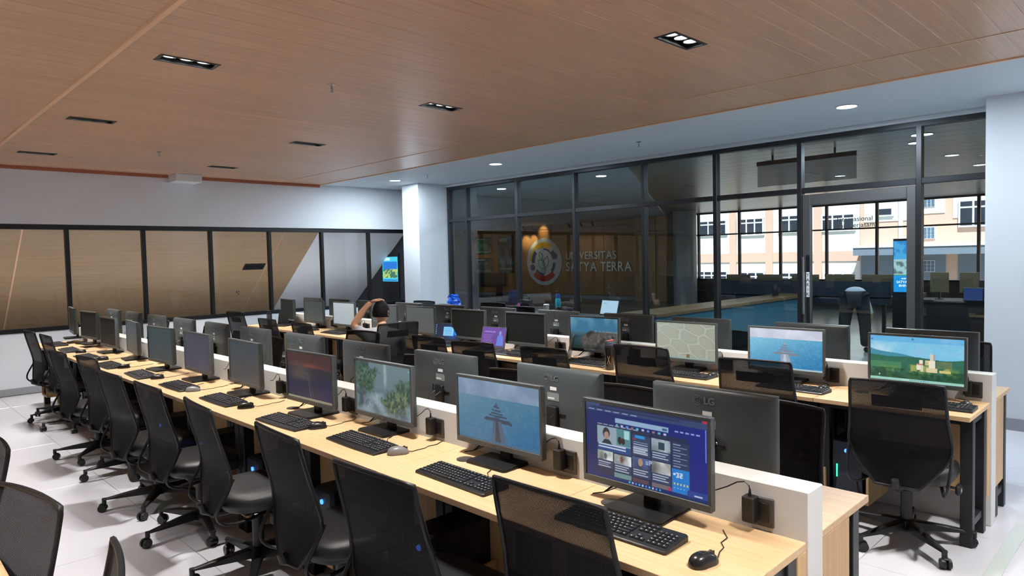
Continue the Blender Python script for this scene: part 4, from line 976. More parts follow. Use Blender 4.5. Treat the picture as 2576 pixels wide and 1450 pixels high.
def key_cap(w):
    a, b, h = w / 2, 0.0079, 0.0055
    return MB().add([(-a, -b, 0), (a, -b, 0), (a, b, 0), (-a, b, 0), (-a + 0.0016, -b + 0.0016, h), (a - 0.0016, -b + 0.0016, h), (a - 0.0016, b - 0.0012, h), (-a + 0.0016, b - 0.0012, h)],
                    [(4, 5, 6, 7), (0, 1, 5, 4), (1, 2, 6, 5), (2, 3, 7, 6), (3, 0, 4, 7)])
cap_me = {}
def cap(w):
    k = round(w, 4)
    if k not in cap_me: cap_me[k] = key_cap(w).mesh('key', M_KEY, 0)
    return cap_me[k]
allk = MB(); leg_ = MB()
random.seed(3)
for (x, y, w) in KEYS:
    allk.M = Matrix.Translation((x, y, kz(y) - 0.0005)); c = key_cap(w); allk.add(c.v, c.f)
    leg_.M = Matrix.Translation((x - w / 2 + 0.0055, y + 0.001, kz(y) + 0.00535)); q = random.uniform(0.0012, 0.0026)
    leg_.box(-q, q, -0.0018, 0.0022, -0.0002, 0.0002)
allk_me = allk.mesh('keys', M_KEY, 0); leg_me = leg_.mesh('key_print', M_LEG, 0)
kcab = MB().tube([(0.05, KD, 0.008), (0.06, KD + 0.03, 0.004), (0.02, KD + 0.06, 0.004), (0.0, KD + 0.10, 0.004)], 0.002, 6).mesh('cable', M_CABLE)
base_me = {True: kbase(True).mesh('case', M_KEYB, 30), False: kbase(False).mesh('case', M_KEYB, 30)}
def put_kb(x, y, rz, label, group, rounded, single):
    o = thing('keyboard', label, 'keyboard', (x, y, DH), rz, group)
    link('case', base_me[rounded], o); link('cable', kcab, o)
    if single:
        for (kx, ky, w) in KEYS:
            k = link('key', cap(w), o, (kx, ky, kz(ky) - 0.0005))
    else:
        k = link('keys', allk_me, o); k['kind'] = 'stuff'
    k = link('key_print', leg_me, o); k['kind'] = 'stuff'
    return o
K1 = [(1.845, 1.36), (1.825, 2.15), (1.865, 2.95), (1.82, 3.67), (1.83, 4.60), (1.82, 5.40), (1.80, 6.25), (1.78, 7.09), (1.79, 7.95), (1.81, 8.79), (1.85, 9.60)]
for i, (x, y) in enumerate(K1):
    put_kb(x - 0.03, y, -PI / 2 + random.uniform(-0.04, 0.04), 'black keyboard on the front row desk, %s from the right' % ORD[i], 'front row keyboards', i > 1, i < 3)
K2 = {0: 1.10, 1: 1.90, 2: 2.72, 3: 3.66, 4: 4.52, 8: 7.80, 9: 8.55}
for n, (i, y) in enumerate(K2.items()):
    put_kb(4.49, y, -PI / 2 + random.uniform(-0.05, 0.05), 'black keyboard on the rear row desk under the %s screen from the right' % ORD[i], 'rear row keyboards', True, False)

# ================================================================== MICE
def mouse_proto(m):
    o = thing('mouse', 'x', 'mouse')
    nu, nv = 18, 8; rings = []
    for j in range(nv + 1):
        t = j / nv; r = math.cos(t * PI / 2) ** 0.55 if t < 1 else 0.0; z = 0.004 + 0.034 * math.sin(t * PI / 2)
        ring = []
        for k in range(nu):
            a = 2 * PI * k / nu; cx, sy = math.cos(a), math.sin(a)
            px = 0.031 * r * (abs(cx) ** 0.8) * (1 if cx >= 0 else -1); py = 0.052 * r * (abs(sy) ** 0.85) * (1 if sy >= 0 else -1)
            px *= 1 - 0.12 * math.exp(-((py - 0.005) / 0.02) ** 2)
            ring.append((px, py, 0.004 + (z - 0.004) * (1 - 0.28 * max(0, py / 0.052) - 0.05 * max(0, -py / 0.052))))
        rings.append(ring)
    b = MB().rings([[(p[0] * 0.96, p[1] * 0.96, 0.0) for p in rings[0]]] + rings[:-1] + [[(0, 0, rings[-1][0][2])] * nu], caps=False)
    part('shell', b, m, o, smooth=60)
    part('scroll_wheel', MB().cyl((-0.0035, 0.030, 0.0285), (0.0035, 0.030, 0.0285), 0.009, n=14), M_CHARC, o)
    part('button_seam', MB().box(-0.0006, 0.0006, 0.012, 0.046, 0.0, 0.0322), M_CABLE, o, smooth=0)
    part('cable', MB().tube([(0, 0.050, 0.010), (-0.006, 0.068, 0.004), (-0.03, 0.10, 0.003), (-0.045, 0.135, 0.003), (-0.075, 0.155, 0.003), (-0.09, 0.20, 0.003), (-0.14, 0.235, 0.003)], 0.0018, 6), M_CABLE, o)
    return o
mB = mouse_proto(M_MOUSE); mG = mouse_proto(M_MOUSEG)
mm = text_mesh('logitech', 0.0085, 0.0002, M_LOGO, 'brand_mark', align='CENTER')
MO = [(1.775, 1.02), (None, None), (1.845, 2.665), (1.84, 3.42), (1.80, 4.26), (1.79, 5.14), (1.80, 5.95), (1.79, 6.83), (1.81, 7.6), (1.81, 8.46)]
um2 = [False]
for i, (x, y) in enumerate(MO):
    if x is None: continue
    o = place(mG if i in (2, 5) else mB, um2, (x, y, DH), -PI / 2 + [-0.25, 0, -0.5, -0.4, -0.45, -0.4, -0.3, -0.3, -0.3, -0.3][i], '%s mouse on the front row desk, %s from the right' % ('shiny grey' if i in (2, 5) else 'black', ORD[i if i == 0 else i - 1]), 'front row mice')
    if i == 0:
        t = link('brand_mark', mm, o, (0, -0.012, 0.0385)); t.rotation_euler = (-0.1, 0, 0)
for i, y in ((0, 0.935), (1, 1.725), (2, 2.525), (8, 7.50)):
    place(mB, um2, (4.55, y, DH), -PI / 2 - 0.2, 'black mouse on the rear row desk under the %s screen from the right' % ORD[i], 'rear row mice')

# ================================================================== SOCKETS AND ADAPTERS
ad = thing('power_adapter', 'x', 'power adapter')
part('brick', MB().cbox(-0.021, 0.021, -0.040, 0.0, -0.043, 0.043, 0.004), M_BLKPL, ad)
part('strain_relief', MB().lathe([(0.006, 0.043), (0.005, 0.050), (0.003, 0.066)], 10, (0, -0.02)), M_CABLE, ad)
part('cable', MB().tube([(0, -0.02, 0.06), (-0.003, -0.02, 0.076), (-0.018, -0.02, 0.086), (-0.045, -0.018, 0.078), (-0.085, -0.012, 0.052), (-0.13, -0.006, 0.028), (-0.17, -0.006, 0.022)], 0.0022, 6), M_CABLE, ad)
sk = thing('socket_plate', 'x', 'socket')
part('plate', MB().cbox(-0.045, 0.045, -0.009, 0.0, -0.048, 0.048, 0.003), M_CHARC, sk)
part('insert', MB().cbox(-0.030, 0.030, -0.012, -0.009, -0.032, 0.032, 0.002), M_BLKPL, sk)
ua = [False]
AD = {1: [1.028, 1.862, 2.728, 3.537, 4.39, 5.2, 6.03, 6.87], 2: [0.967, 1.784, 2.56, 3.40, 4.24, 5.06, 7.55, 8.35]}
for r, ys in AD.items():
    for i, y in enumerate(ys):
        x = ROWS[r]['p0'] - 0.001
        place(sk, ua, (x, y - 0.02, 0.815), -PI / 2, 'dark grey socket plate on the %s partition, %s from the right' % (RN[r], ORD[i]), 'sockets on the %s partition' % RN[r])
        place(ad, ua, (x - 0.013, y + 0.004, 0.826), -PI / 2, 'black power adapter plugged into the %s partition, %s from the right' % ('front' if r == 1 else 'rear', ORD[i]), 'adapters on the %s partition' % RN[r])

# ================================================================== COMPUTER TOWERS
def tower_proto(led):
    t = thing('computer_tower', 'x', 'computer')
    W_, D_, H_ = 0.088, 0.36, 0.355
    part('case', MB().cbox(-W_, W_, 0.02, D_, 0.0, H_, 0.004), M_TOWER, t, smooth=0)
    f = MB()
    f.add([(-W_, 0.022, 0), (W_, 0.022, 0), (W_, 0.022, H_), (-W_, 0.022, H_), (-W_ + 0.02, 0.0, 0.01), (W_ - 0.02, 0.0, 0.01), (W_ - 0.035, -0.004, 0.15), (W_ - 0.006, 0.0, 0.235), (W_ - 0.01, 0.004, H_ - 0.012), (-W_ + 0.01, 0.004, H_ - 0.012), (-W_ + 0.006, 0.0, 0.235), (-W_ + 0.035, -0.004, 0.15)],
          [(4, 5, 6, 11), (11, 6, 7, 10), (10, 7, 8, 9), (0, 1, 5, 4), (3, 9, 8, 2), (1, 2, 8, 7), (1, 7, 6, 5), (0, 4, 11, 10), (0, 10, 9, 3)])
    part('front_panel', f, M_TOWERF, t, smooth=0)
    part('power_light', MB().cyl((0, -0.004, 0.29), (0, 0.004, 0.29), 0.013, n=14), M_LEDB, t)
    part('light_strip', MB().box(-W_ + 0.030, -W_ + 0.036, -0.010, -0.002, 0.12, 0.20), led, t, smooth=0)
    pm = MB().cbox(-0.007, 0.007, -0.004, 0.004, 0, 0.002, 0.0005).mesh('port', M_CHARC, 0)
    for k in range(4): link('port', pm, t, (-0.045 + 0.03 * k, 0.05, H_))
    return t
tG = tower_proto(M_LEDG); tC = tower_proto(M_LEDC)
ut = [False]
for i in range(10):
    place(tC if i in (1, 4) else tG, ut, (1.725, Y0R + MOD * (i + 0.5) + 0.25, 0.135), -PI / 2, 'black computer tower on the shelf under the front row, %s from the right' % ORD[i], 'towers under the front row')
for i in range(6):
    place(tG, ut, (4.385, Y0R + MOD * (i + 0.5) + 0.25, 0.135), -PI / 2, 'black computer tower on the shelf under the rear row, %s from the right' % ORD[i], 'towers under the rear row')
place(tG, ut, (2.56, Y0R + 0.22, 0.0), PI / 2, 'computer tower standing on the floor behind the near end of the front partition', None)
# ================================================================== CHAIRS
PROF = [(0.955, -0.300, 0.222), (0.93, -0.297, 0.226), (0.86, -0.282, 0.229), (0.78, -0.262, 0.233), (0.70, -0.240, 0.240), (0.63, -0.224, 0.250), (0.585, -0.222, 0.248), (0.53, -0.232, 0.222), (0.47, -0.246, 0.178), (0.42, -0.258, 0.135), (0.385, -0.264, 0.105)]
def prof(t):
    q = t * (len(PROF) - 1); i = min(int(q), len(PROF) - 2); f = q - i
    return tuple(PROF[i][k] * (1 - f) + PROF[i + 1][k] * f for k in range(3))
def bpt(u, t, off=0.0):
    z, y, hw = prof(t); s = 2 * u - 1
    return (hw * s, y + 0.015 * s * s + off, z + 0.006 * (1 - s * s) * (1 if t < 0.05 else 0))
ch = thing('office_chair', 'x', 'chair')
NU, NT = 12, 22
TD = 5 / 10.0 + 0.02
part('back_mesh', MB().grid(lambda u, v: bpt(u, v * TD), NU, 12), M_FAB, ch, smooth=60)
part('lumbar_mesh', MB().grid(lambda u, v: bpt(u, TD + v * (1 - TD)), NU, 12), M_FABD, ch, smooth=60)
fr = MB()
loop = [bpt(i / 12, 0) for i in range(13)] + [bpt(1, i / 22) for i in range(1, 23)] + [bpt(1 - i / 8, 1) for i in range(1, 9)] + [bpt(0, 1 - i / 22) for i in range(1, 23)]
fr.tube(loop + [loop[1]], 0.0085, 6)
part('back_frame', fr, M_CHFR, ch, smooth=60)
hz = MB()
hz.grid(lambda u, v: bpt(0.24 + 0.52 * u, 0.17 + 0.085 * v, 0.008), 8, 2).grid(lambda u, v: bpt(0.76 - 0.52 * u, 0.17 + 0.085 * v, 0.004), 8, 2)
part('cross_plate', hz, M_CHFR, ch, smooth=60)
part('spine', MB().tube([(0, -0.285, 0.43), (0, -0.275, 0.395), (0, -0.22, 0.372), (0, -0.08, 0.365)], [0.018, 0.022, 0.026, 0.026], 10), M_CHFR, ch)
def bez(p, n=18):
    out = []
    for i in range(n + 1):
        q = i / n * (len(p) - 1); k = min(int(q), len(p) - 2); f = q - k
        P = [Vector(p[max(0, k - 1)]), Vector(p[k]), Vector(p[k + 1]), Vector(p[min(len(p) - 1, k + 2)])]
        out.append(0.5 * ((2 * P[1]) + (P[2] - P[0]) * f + (2 * P[0] - 5 * P[1] + 4 * P[2] - P[3]) * f * f + (3 * P[1] - P[0] - 3 * P[2] + P[3]) * f ** 3))
    return out
for s in (-1, 1):
    part('side_bracket', MB().tube(bez([(s * 0.247, -0.195, 0.60), (s * 0.248, -0.235, 0.53), (s * 0.243, -0.272, 0.46), (s * 0.236, -0.272, 0.405), (s * 0.215, -0.215, 0.365), (s * 0.19, -0.10, 0.358), (s * 0.16, 0.02, 0.372)]), 0.0085, 8), M_BLKPL, ch)
def seat_ring(sc, z, n=36, fy=0.0):
    r = []
    for k in range(n):
        a = 2 * PI * k / n; c, s = math.cos(a), math.sin(a)
        x = 0.245 * sc * abs(c) ** 0.62 * (1 if c >= 0 else -1); y = 0.235 * sc * abs(s) ** 0.62 * (1 if s >= 0 else -1)
        r.append((x, y + 0.02, z - fy * max(0, y / 0.235) ** 3))
    return r
part('seat', MB().rings([seat_ring(0.90, 0.402, fy=0.012), seat_ring(0.985, 0.412, fy=0.016), seat_ring(1.0, 0.435, fy=0.022), seat_ring(0.985, 0.462, fy=0.03), seat_ring(0.93, 0.478, fy=0.034), seat_ring(0.78, 0.487, fy=0.03), seat_ring(0.5, 0.486, fy=0.02), seat_ring(0.2, 0.483, fy=0.01)]), M_SEAT, ch, smooth=60)
part('seat_pan', MB().rings([seat_ring(0.80, 0.385), seat_ring(0.93, 0.395, fy=0.008), seat_ring(0.95, 0.408, fy=0.012)]), M_BLKPL, ch, smooth=40)
part('mechanism', MB().cbox(-0.085, 0.085, -0.10, 0.11, 0.335, 0.386, 0.012), M_BLKPL, ch)
lv = part('lever', MB().tube([(0.08, 0.0, 0.362), (0.24, 0.02, 0.348)], 0.008, 8).cbox(0.235, 0.262, -0.02, 0.055, 0.318, 0.372, 0.010), M_BLKPL, ch)
part('lever_mark', MB().box(0.262, 0.2628, 0.002, 0.030, 0.334, 0.352), M_LEG, lv, smooth=0)
part('gas_lift', MB().lathe([(0.030, 0.085), (0.030, 0.30), (0.026, 0.302)], 20), M_BLKPL, ch)
part('lift_rod', MB().lathe([(0.018, 0.30), (0.018, 0.338)], 18), M_CHROME, ch)
part('base_hub', MB().lathe([(0.030, 0.062), (0.046, 0.068), (0.050, 0.10), (0.046, 0.128), (0.030, 0.135)], 24), M_BLKPL, ch)
lg = MB()
rg_ = []
for t in np.linspace(0, 1, 6):
    y = 0.03 + 0.31 * t; w = 0.030 - 0.012 * t; zt = 0.128 - 0.028 * t - 0.012 * t * t; zb = 0.078 + 0.004 * t
    rg_.append([(-w, y, zb), (w, y, zb), (w * 0.85, y, zt - 0.004), (w * 0.6, y, zt), (-w * 0.6, y, zt), (-w * 0.85, y, zt - 0.004)])
lg.rings(rg_)
lg.cyl((0, 0.335, 0.055), (0, 0.335, 0.092), 0.014, n=10)
leg_me2 = lg.mesh('base_leg', M_BLKPL, 40)
cs = MB()
for s in (-1, 1): cs.cyl((s * 0.006, -0.012, 0.0275), (s * 0.024, -0.012, 0.0275), 0.0275, 0.0255, 18)
cs.cyl((0, 0, 0.03), (0, 0, 0.062), 0.010, n=10)
hood = []
for i in range(9):
    a = PI * (-0.05 + 0.75 * i / 8); hood.append((-0.012 + 0.031 * math.cos(a), 0.0275 + 0.031 * math.sin(a)))
cs.prism([(p[0], p[1]) for p in hood] + [(-0.012, 0.0275)], -0.012, 0.012, 'x')
cast_me = cs.mesh('caster', M_BLKPL, 35)
for k in range(5):
    l = link('base_leg', leg_me2, ch, (0, 0, 0), 2 * PI * k / 5)
    link('caster', cast_me, l, (0, 0.335, 0), 0.7 * k)
uc = [False]
random.seed(11)
NCH = [0]
def put_chair(bx, by, top, rz, label, group, base=None, swing=True):
    # bx, by: place of the backrest's top edge; top: its height
    fx_, fy_ = math.cos(rz + PI / 2), math.sin(rz + PI / 2)
    o = place(ch, uc, (bx + 0.295 * fx_, by + 0.295 * fy_, 0), rz, label, group)
    dz = top - 0.955
    a = random.uniform(0, 1.25) if base is None else base
    for c in list(o.children):
        if c.name.startswith('cross_plate') and group != 'chairs at the rear row':
            bpy.data.objects.remove(c); continue
        n = c.name.split('.')[0]
        if n == 'base_leg':
            c.rotation_euler = (0, 0, c.rotation_euler[2] + a)
            for w in c.children: w.rotation_euler = (0, 0, random.uniform(0, 6.28))
        elif n in ('base_hub', 'gas_lift'):
            pass
        else:
            c.location = (0, 0, dz)
    return o
E_ = -PI / 2; W_ = PI / 2
C1 = [(1.485, 1.39, 0.955, 0.03), (1.235, 1.955, 0.955, 0.05), (1.275, 2.75, 0.955, -0.06), (1.265, 3.62, 0.955, -0.08), (1.265, 4.415, 0.955, 0.02), (1.24, 5.13, 0.955, 0.06), (1.33, 6.10, 0.965, 0.08), (1.28, 6.85, 0.955, 0.07), (1.45, 8.25, 0.985, 0.03), (1.43, 8.95, 0.985, 0.05)]
lab1 = 'black mesh office chair at the front desk row, %s from the right'
for i, (x, y, z, a) in enumerate(C1):
    put_chair(x, y, z, E_ + a, lab1 % ORD[i], 'chairs at the front row', base=[0.3, 0.9, 0.25, 0.5, 0.75, 0.3, 0.65, 0.2, 0.5, 0.9][i])
C2 = [(3.965, 1.135, 0.955, 0.08, 0.10), (4.06, 1.97, 0.985, 0.12, 0.5), (4.09, 2.85, 1.0, 0.05, 0.8), (3.93, 3.66, 0.945, 0.1, 0.2), (3.86, 4.43, 0.94, 0.2, 0.6), (3.85, 5.04, 0.95, 0.05, 0.1), (3.82, 7.42, 0.95, 0.03, 0.4), (3.86, 8.41, 0.95, 0.05, 0.7), (3.87, 9.42, 1.0, 0.1, 0.3)]
for i, (x, y, z, a, b) in enumerate(C2):
    put_chair(x, y, z, E_ + a, 'black mesh chair on our side of the rear row, %s from the right' % ORD[i], 'chairs at the rear row', base=b)
CB1 = [(3.13, 1.40, 0.955), (3.0, 2.17, 0.955), (2.98, 3.0, 0.955), (3.02, 3.98, 0.955), (3.0, 4.72, 0.955), (2.93, 6.2, 0.955), (2.98, 7.05, 0.955), (3.0, 7.9, 0.955), (3.02, 8.7, 0.96), (3.0, 9.5, 0.955)]
for i, (x, y, z) in enumerate(CB1):
    put_chair(x, y, z, W_ + random.uniform(-0.08, 0.08), 'black mesh chair facing us behind the front row monitors, %s from the right' % ORD[i], 'chairs behind the front row')
put_chair(3.42, 5.42, 1.015, W_ + 0.15, 'black mesh chair pulled into the aisle just left of the seated man', 'chairs behind the front row')
CB2 = [(6.0, 1.30, 0.955, 0), (6.03, 2.30, 0.955, 0.05), (5.72, 3.02, 0.955, 0), (5.95, 3.9, 0.955, 0), (5.97, 4.7, 0.955, 0), (5.99, 5.92, 1.05, 0.1), (6.35, 6.80, 1.05, 0.08), (6.0, 7.42, 1.03, 0), (6.15, 8.08, 1.05, 0.1), (5.95, 9.0, 0.955, 0)]
for i, (x, y, z, a) in enumerate(CB2):
    put_chair(x, y, z, W_ + a, 'black office chair behind the rear row, beside the glazing, %s from the right' % ORD[i], 'chairs behind the rear row')
# chairs at the left edge
put_chair(0.40, 2.60, 0.955, W_ + 0.21, 'large black mesh chair cut off at the lower left corner of the picture', 'chairs of the left row')
put_chair(0.44, 3.52, 0.955, W_ + 0.05, 'black chair at the left edge behind the large lower left chair', 'chairs of the left row')
put_chair(0.435, 1.78, 0.955, W_ - 0.24, 'black chair at the bottom edge seen side on as a narrow dark strip', 'chairs of the left row')
# ================================================================== LAPTOPS
def laptop(x, y, rz, label, img, w=0.33, open_deg=105, body=M_MONF, z=DH):
    o = thing('laptop', label, 'laptop', (x, y, z), rz, None)
    d = 0.23; hw = w / 2
    b = part('keyboard_deck', MB().cbox(-hw, hw, -d / 2, d / 2, 0.0, 0.018, 0.003), body, o)
    part('keys', MB().box(-hw + 0.02, hw - 0.02, -0.02, d / 2 - 0.03, 0.018, 0.0195), M_KEYB, b, smooth=0)
    part('touchpad', MB().box(-0.05, 0.05, -d / 2 + 0.015, -0.035, 0.018, 0.0186), M_CHARC, b, smooth=0)
    l = link('lid', MB().cbox(-hw, hw, -0.004, 0.004, 0.0, 0.215, 0.002).mesh('lid', body, 0), o, (0, d / 2 - 0.004, 0.018))
    l.rotation_euler = (-math.radians(open_deg - 90), 0, 0)
    if img is not None:
        link('screen_picture', sgrid(img, -hw + 0.009, hw - 0.009, 0.02, 0.207, 'screen_picture', M_SCR, -0.0046), l)
    else:
        part('screen', MB().box(-hw + 0.009, hw - 0.009, -0.0052, -0.004, 0.02, 0.207), mat('glossy_dark_screen', lin(40, 42, 44), 0.08), l, smooth=0)
    return o
laptop(4.52, 5.68, -PI / 2 + 0.35, 'open black laptop with a blue desktop picture beside the seated man', img_desktop(), body=M_MONB)
laptop(4.50, 4.97, -PI / 2 + 0.08, 'open laptop with a purple picture on the rear row desk', img_purple(), body=M_MONF)
laptop(4.50, 4.02, -PI / 2 - 1.0, 'slim open laptop turned sideways beside the dark water bottle', None, body=mat('silver_laptop', lin(150, 152, 156), 0.3, metal=0.6))
laptop(4.55, 9.42, -PI / 2 + 0.5, 'small dark laptop standing at the far end of the rear row', None, w=0.28, body=M_BLKPL)
# ------------------------------------------------------------------ console table by the glazing
ct = thing('console_table', 'dark narrow table standing along the glazing behind the rear row', 'table', (7.3, 6.75, 0))
part('table_top', MB().cbox(-0.3, 0.3, -1.55, 1.55, 0.815, 0.84, 0.002), M_BLKMET, ct, smooth=0)
tl = MB().cbox(-0.02, 0.02, -0.02, 0.02, 0, 0.815, 0.002).mesh('leg', M_BLKMET, 0)
for sx in (-0.26, 0.26):
    for sy in (-1.5, 1.5): link('leg', tl, ct, (sx, sy, 0))
laptop(7.20, 5.60, -PI / 2 - 0.15, 'open laptop with a pale blue screen on the table by the glazing', img_paper(), body=mat('dark_laptop', lin(40, 46, 54), 0.4), z=0.84)
def bottle(name, prof, m, loc, label, cat, cap=None, capm=None, n=24):
    o = thing(name, label, cat, loc)
    part('body', MB().lathe(prof, n), m, o, smooth=40)
    if cap: part('lid', MB().lathe(cap, n), capm, o, smooth=40)
    return o
M_SMOKE = mat('smoked_plastic', lin(38, 32, 32), 0.12, coat=0.4)
bo = bottle('water_bottle', [(0.034, 0), (0.038, 0.006), (0.038, 0.175), (0.036, 0.19), (0.030, 0.20)], M_SMOKE, (4.37, 3.33, DH), 'dark smoky water bottle with a coral carry strap on the rear row desk', 'bottle', [(0.036, 0.195), (0.037, 0.20), (0.037, 0.225), (0.033, 0.232), (0.016, 0.236), (0.016, 0.262), (0.012, 0.268)], mat('slate_lid', lin(74, 82, 98), 0.4))
part('strap', MB().tube([(-0.034, 0, 0.236), (0.0, -0.034, 0.240), (0.034, 0, 0.240), (0.052, 0.0, 0.236), (0.034, 0.01, 0.232)], 0.005, 8), mat('coral_strap', lin(224, 96, 84), 0.5), bo)
M_ORX = mat('orange_print', lin(206, 150, 86), 0.5)
for s in (-1, 1):
    part('x_mark', MB().tube([(-0.0375 + 0.0005, 0.012 * s, 0.05), (-0.0380, 0.0, 0.085), (-0.0375 + 0.0005, -0.009 * s, 0.115)], 0.0016, 6), M_ORX, bo).rotation_euler = (0, 0, 0.45)
bottle('tumbler', [(0.030, 0), (0.034, 0.005), (0.038, 0.17), (0.036, 0.178)], mat('grey_steel', lin(118, 122, 128), 0.3, metal=0.7), (4.42, 9.52, DH), 'grey steel tumbler at the far end of the rear row', 'tumbler', [(0.036, 0.176), (0.036, 0.195), (0.026, 0.2), (0.026, 0.225), (0.02, 0.23)], M_BLKPL)
bottle('cup', [(0.030, 0), (0.040, 0.13), (0.042, 0.135)], mat('white_cup', lin(198, 204, 206), 0.5), (7.22, 6.62, 0.84), 'white takeaway cup on the table by the glazing', 'cup', [(0.043, 0.132), (0.043, 0.142), (0.036, 0.148)], mat('cup_lid', lin(226, 230, 230), 0.4))
bottle('thermos', [(0.036, 0), (0.040, 0.01), (0.040, 0.20), (0.030, 0.225)], mat('teal_bottle', lin(30, 148, 172), 0.35), (7.42, 6.62 - 0.05, 0.84), 'teal blue bottle standing behind the dark jacket by the glazing', 'bottle', [(0.031, 0.222), (0.031, 0.25), (0.033, 0.252), (0.030, 0.285)], mat('blue_cap', lin(30, 82, 170), 0.4))
# tote bag with a pink patch
def softbox(w, d, h, seed, taper=0.8, sag=0.02):
    rs = random.Random(seed); rings = []
    n = 20
    for j in range(8):
        t = j / 7; s = 1 - (1 - taper) * t; ring = []
        for k in range(n):
            a = 2 * PI * k / n; c, q = math.cos(a), math.sin(a)
            ring.append((w / 2 * s * abs(c) ** 0.6 * (1 if c >= 0 else -1) + rs.uniform(-sag, sag), d / 2 * s * abs(q) ** 0.6 * (1 if q >= 0 else -1) + rs.uniform(-sag, sag), h * t + rs.uniform(-sag, sag) * 0.5 * (0 < j)))
        rings.append(ring)
    return MB().rings(rings)
bag = thing('tote_bag', 'black tote bag with a pink round patch on the table by the glazing', 'bag', (7.16, 6.98, 0.84), -PI / 2)
part('body', softbox(0.26, 0.16, 0.20, 4, 0.85, 0.012), mat('black_nylon', lin(34, 33, 40), 0.4), bag, smooth=50)
part('handle', MB().tube(bez([(-0.08, 0, 0.19), (-0.07, 0, 0.25), (0, 0, 0.275), (0.07, 0, 0.25), (0.08, 0, 0.19)]), 0.009, 8), mat('black_nylon2', lin(26, 25, 30), 0.5), bag)
part('patch', MB().cyl((-0.06, -0.092, 0.125), (-0.06, -0.085, 0.125), 0.032, n=20), mat('pink_patch', lin(206, 110, 186), 0.5), bag)
M_BLUEP = mat('blue_print', lin(64, 146, 214), 0.5)
o = link('lettering', text_mesh('Scoti', 0.07, 0.001, M_BLUEP, 'lettering', align='CENTER', bold=0.002), bag, (-0.03, -0.094, 0.03)); o.rotation_euler = (PI / 2, 0.05, 0)
jk = thing('jacket', 'crumpled dark jacket with pale lining lying on the table by the glazing', 'jacket', (7.16, 6.22, 0.84), -PI / 2)
part('cloth', softbox(0.40, 0.24, 0.12, 9, 0.55, 0.022), mat('dark_cloth', lin(34, 28, 34), 0.85), jk, smooth=60)
part('lining', softbox(0.16, 0.10, 0.08, 12, 0.7, 0.014), mat('pale_cloth', lin(196, 184, 172), 0.8), jk, (-0.10, -0.12, 0.0), smooth=60)
bk = thing('paper_stack', 'stack of white papers on the table by the glazing', 'papers', (7.15, 7.72, 0.84))
for k in range(3): part('sheet', MB().box(-0.10, 0.10, -0.15, 0.15, 0.012 * k, 0.012 * k + 0.011), M_WHITEP, bk, (0, 0.01 * k, 0), 0.05 * k, smooth=0)
tag(part('plastic_bag', softbox(0.26, 0.16, 0.24, 21, 0.6, 0.03), mat('blue_plastic', lin(30, 96, 210), 0.3), None, (7.35, 8.85, 0.84 - 0.02), smooth=0), 'crumpled bright blue plastic bag by the white column', 'plastic bag')
ctb = copy_tree(ct); ctb.location = (7.36, 9.0, 0); ctb['label'] = 'small dark table under the blue plastic bag by the column'
for c in ctb.children: c.scale = (0.6, 0.2, 1); c.location = (c.location[0] * 0.6, c.location[1] * 0.2, c.location[2])
ctb.scale = (1, 1, 1)
hp = thing('headphones', 'grey headphones lying behind the far monitors of the front row', 'headphones', (2.19, 9.62, 0.91))
part('band', MB().tube(bez([(0, -0.07, 0.03), (0, -0.06, 0.10), (0, 0, 0.13), (0, 0.06, 0.10), (0, 0.07, 0.03)]), 0.009, 8), M_CHARC, hp)
for s in (-1, 1): part('ear_cup', MB().cyl((0, s * 0.06, 0.032), (0, s * 0.09, 0.032), 0.032, n=20), M_STICK, hp)

# ================================================================== PEOPLE
def skin(name, pts, edges, mat_, parent=None, sub=2, loc=None):
    me = bpy.data.meshes.new('tmp_skin')
    me.from_pydata([p[:3] for p in pts], edges and [tuple(e) for e in edges], [])
    ob = bpy.data.objects.new('tmp_skin', me); COL.objects.link(ob)
    sm = ob.modifiers.new('skin', 'SKIN'); sm.use_smooth_shade = True
    lay = me.skin_vertices[0].data if me.skin_vertices else None
    if lay is None:
        bpy.context.view_layer.objects.active = ob
        me.attributes.new('skin_vert', 'FLOAT2', 'POINT')
    for i, p in enumerate(pts):
        r = p[3] if isinstance(p[3], tuple) else (p[3], p[3])
        me.skin_vertices[0].data[i].radius = r
        me.skin_vertices[0].data[i].use_root = (i == 0)
    ss = ob.modifiers.new('sub', 'SUBSURF'); ss.levels = sub; ss.render_levels = sub
    dg = bpy.context.evaluated_depsgraph_get(); dg.update()
    out = bpy.data.meshes.new_from_object(ob.evaluated_get(dg))
    bpy.data.objects.remove(ob); bpy.data.meshes.remove(me)
    out.name = name; out.materials.clear(); out.materials.append(mat_)
    out.shade_smooth()
    return link(name, out, parent, loc)
M_SKIN = mat('skin', lin(206, 158, 128), 0.5)
M_HAIR = mat('black_hair', lin(20, 18, 18), 0.6, bump=0.5, bscale=260, spec=0.12)
M_SHIRT = mat('grey_shirt', lin(176, 180, 188), 0.8, var=0.05, bscale=30)
M_TROU = mat('dark_trousers', lin(34, 38, 44), 0.8)
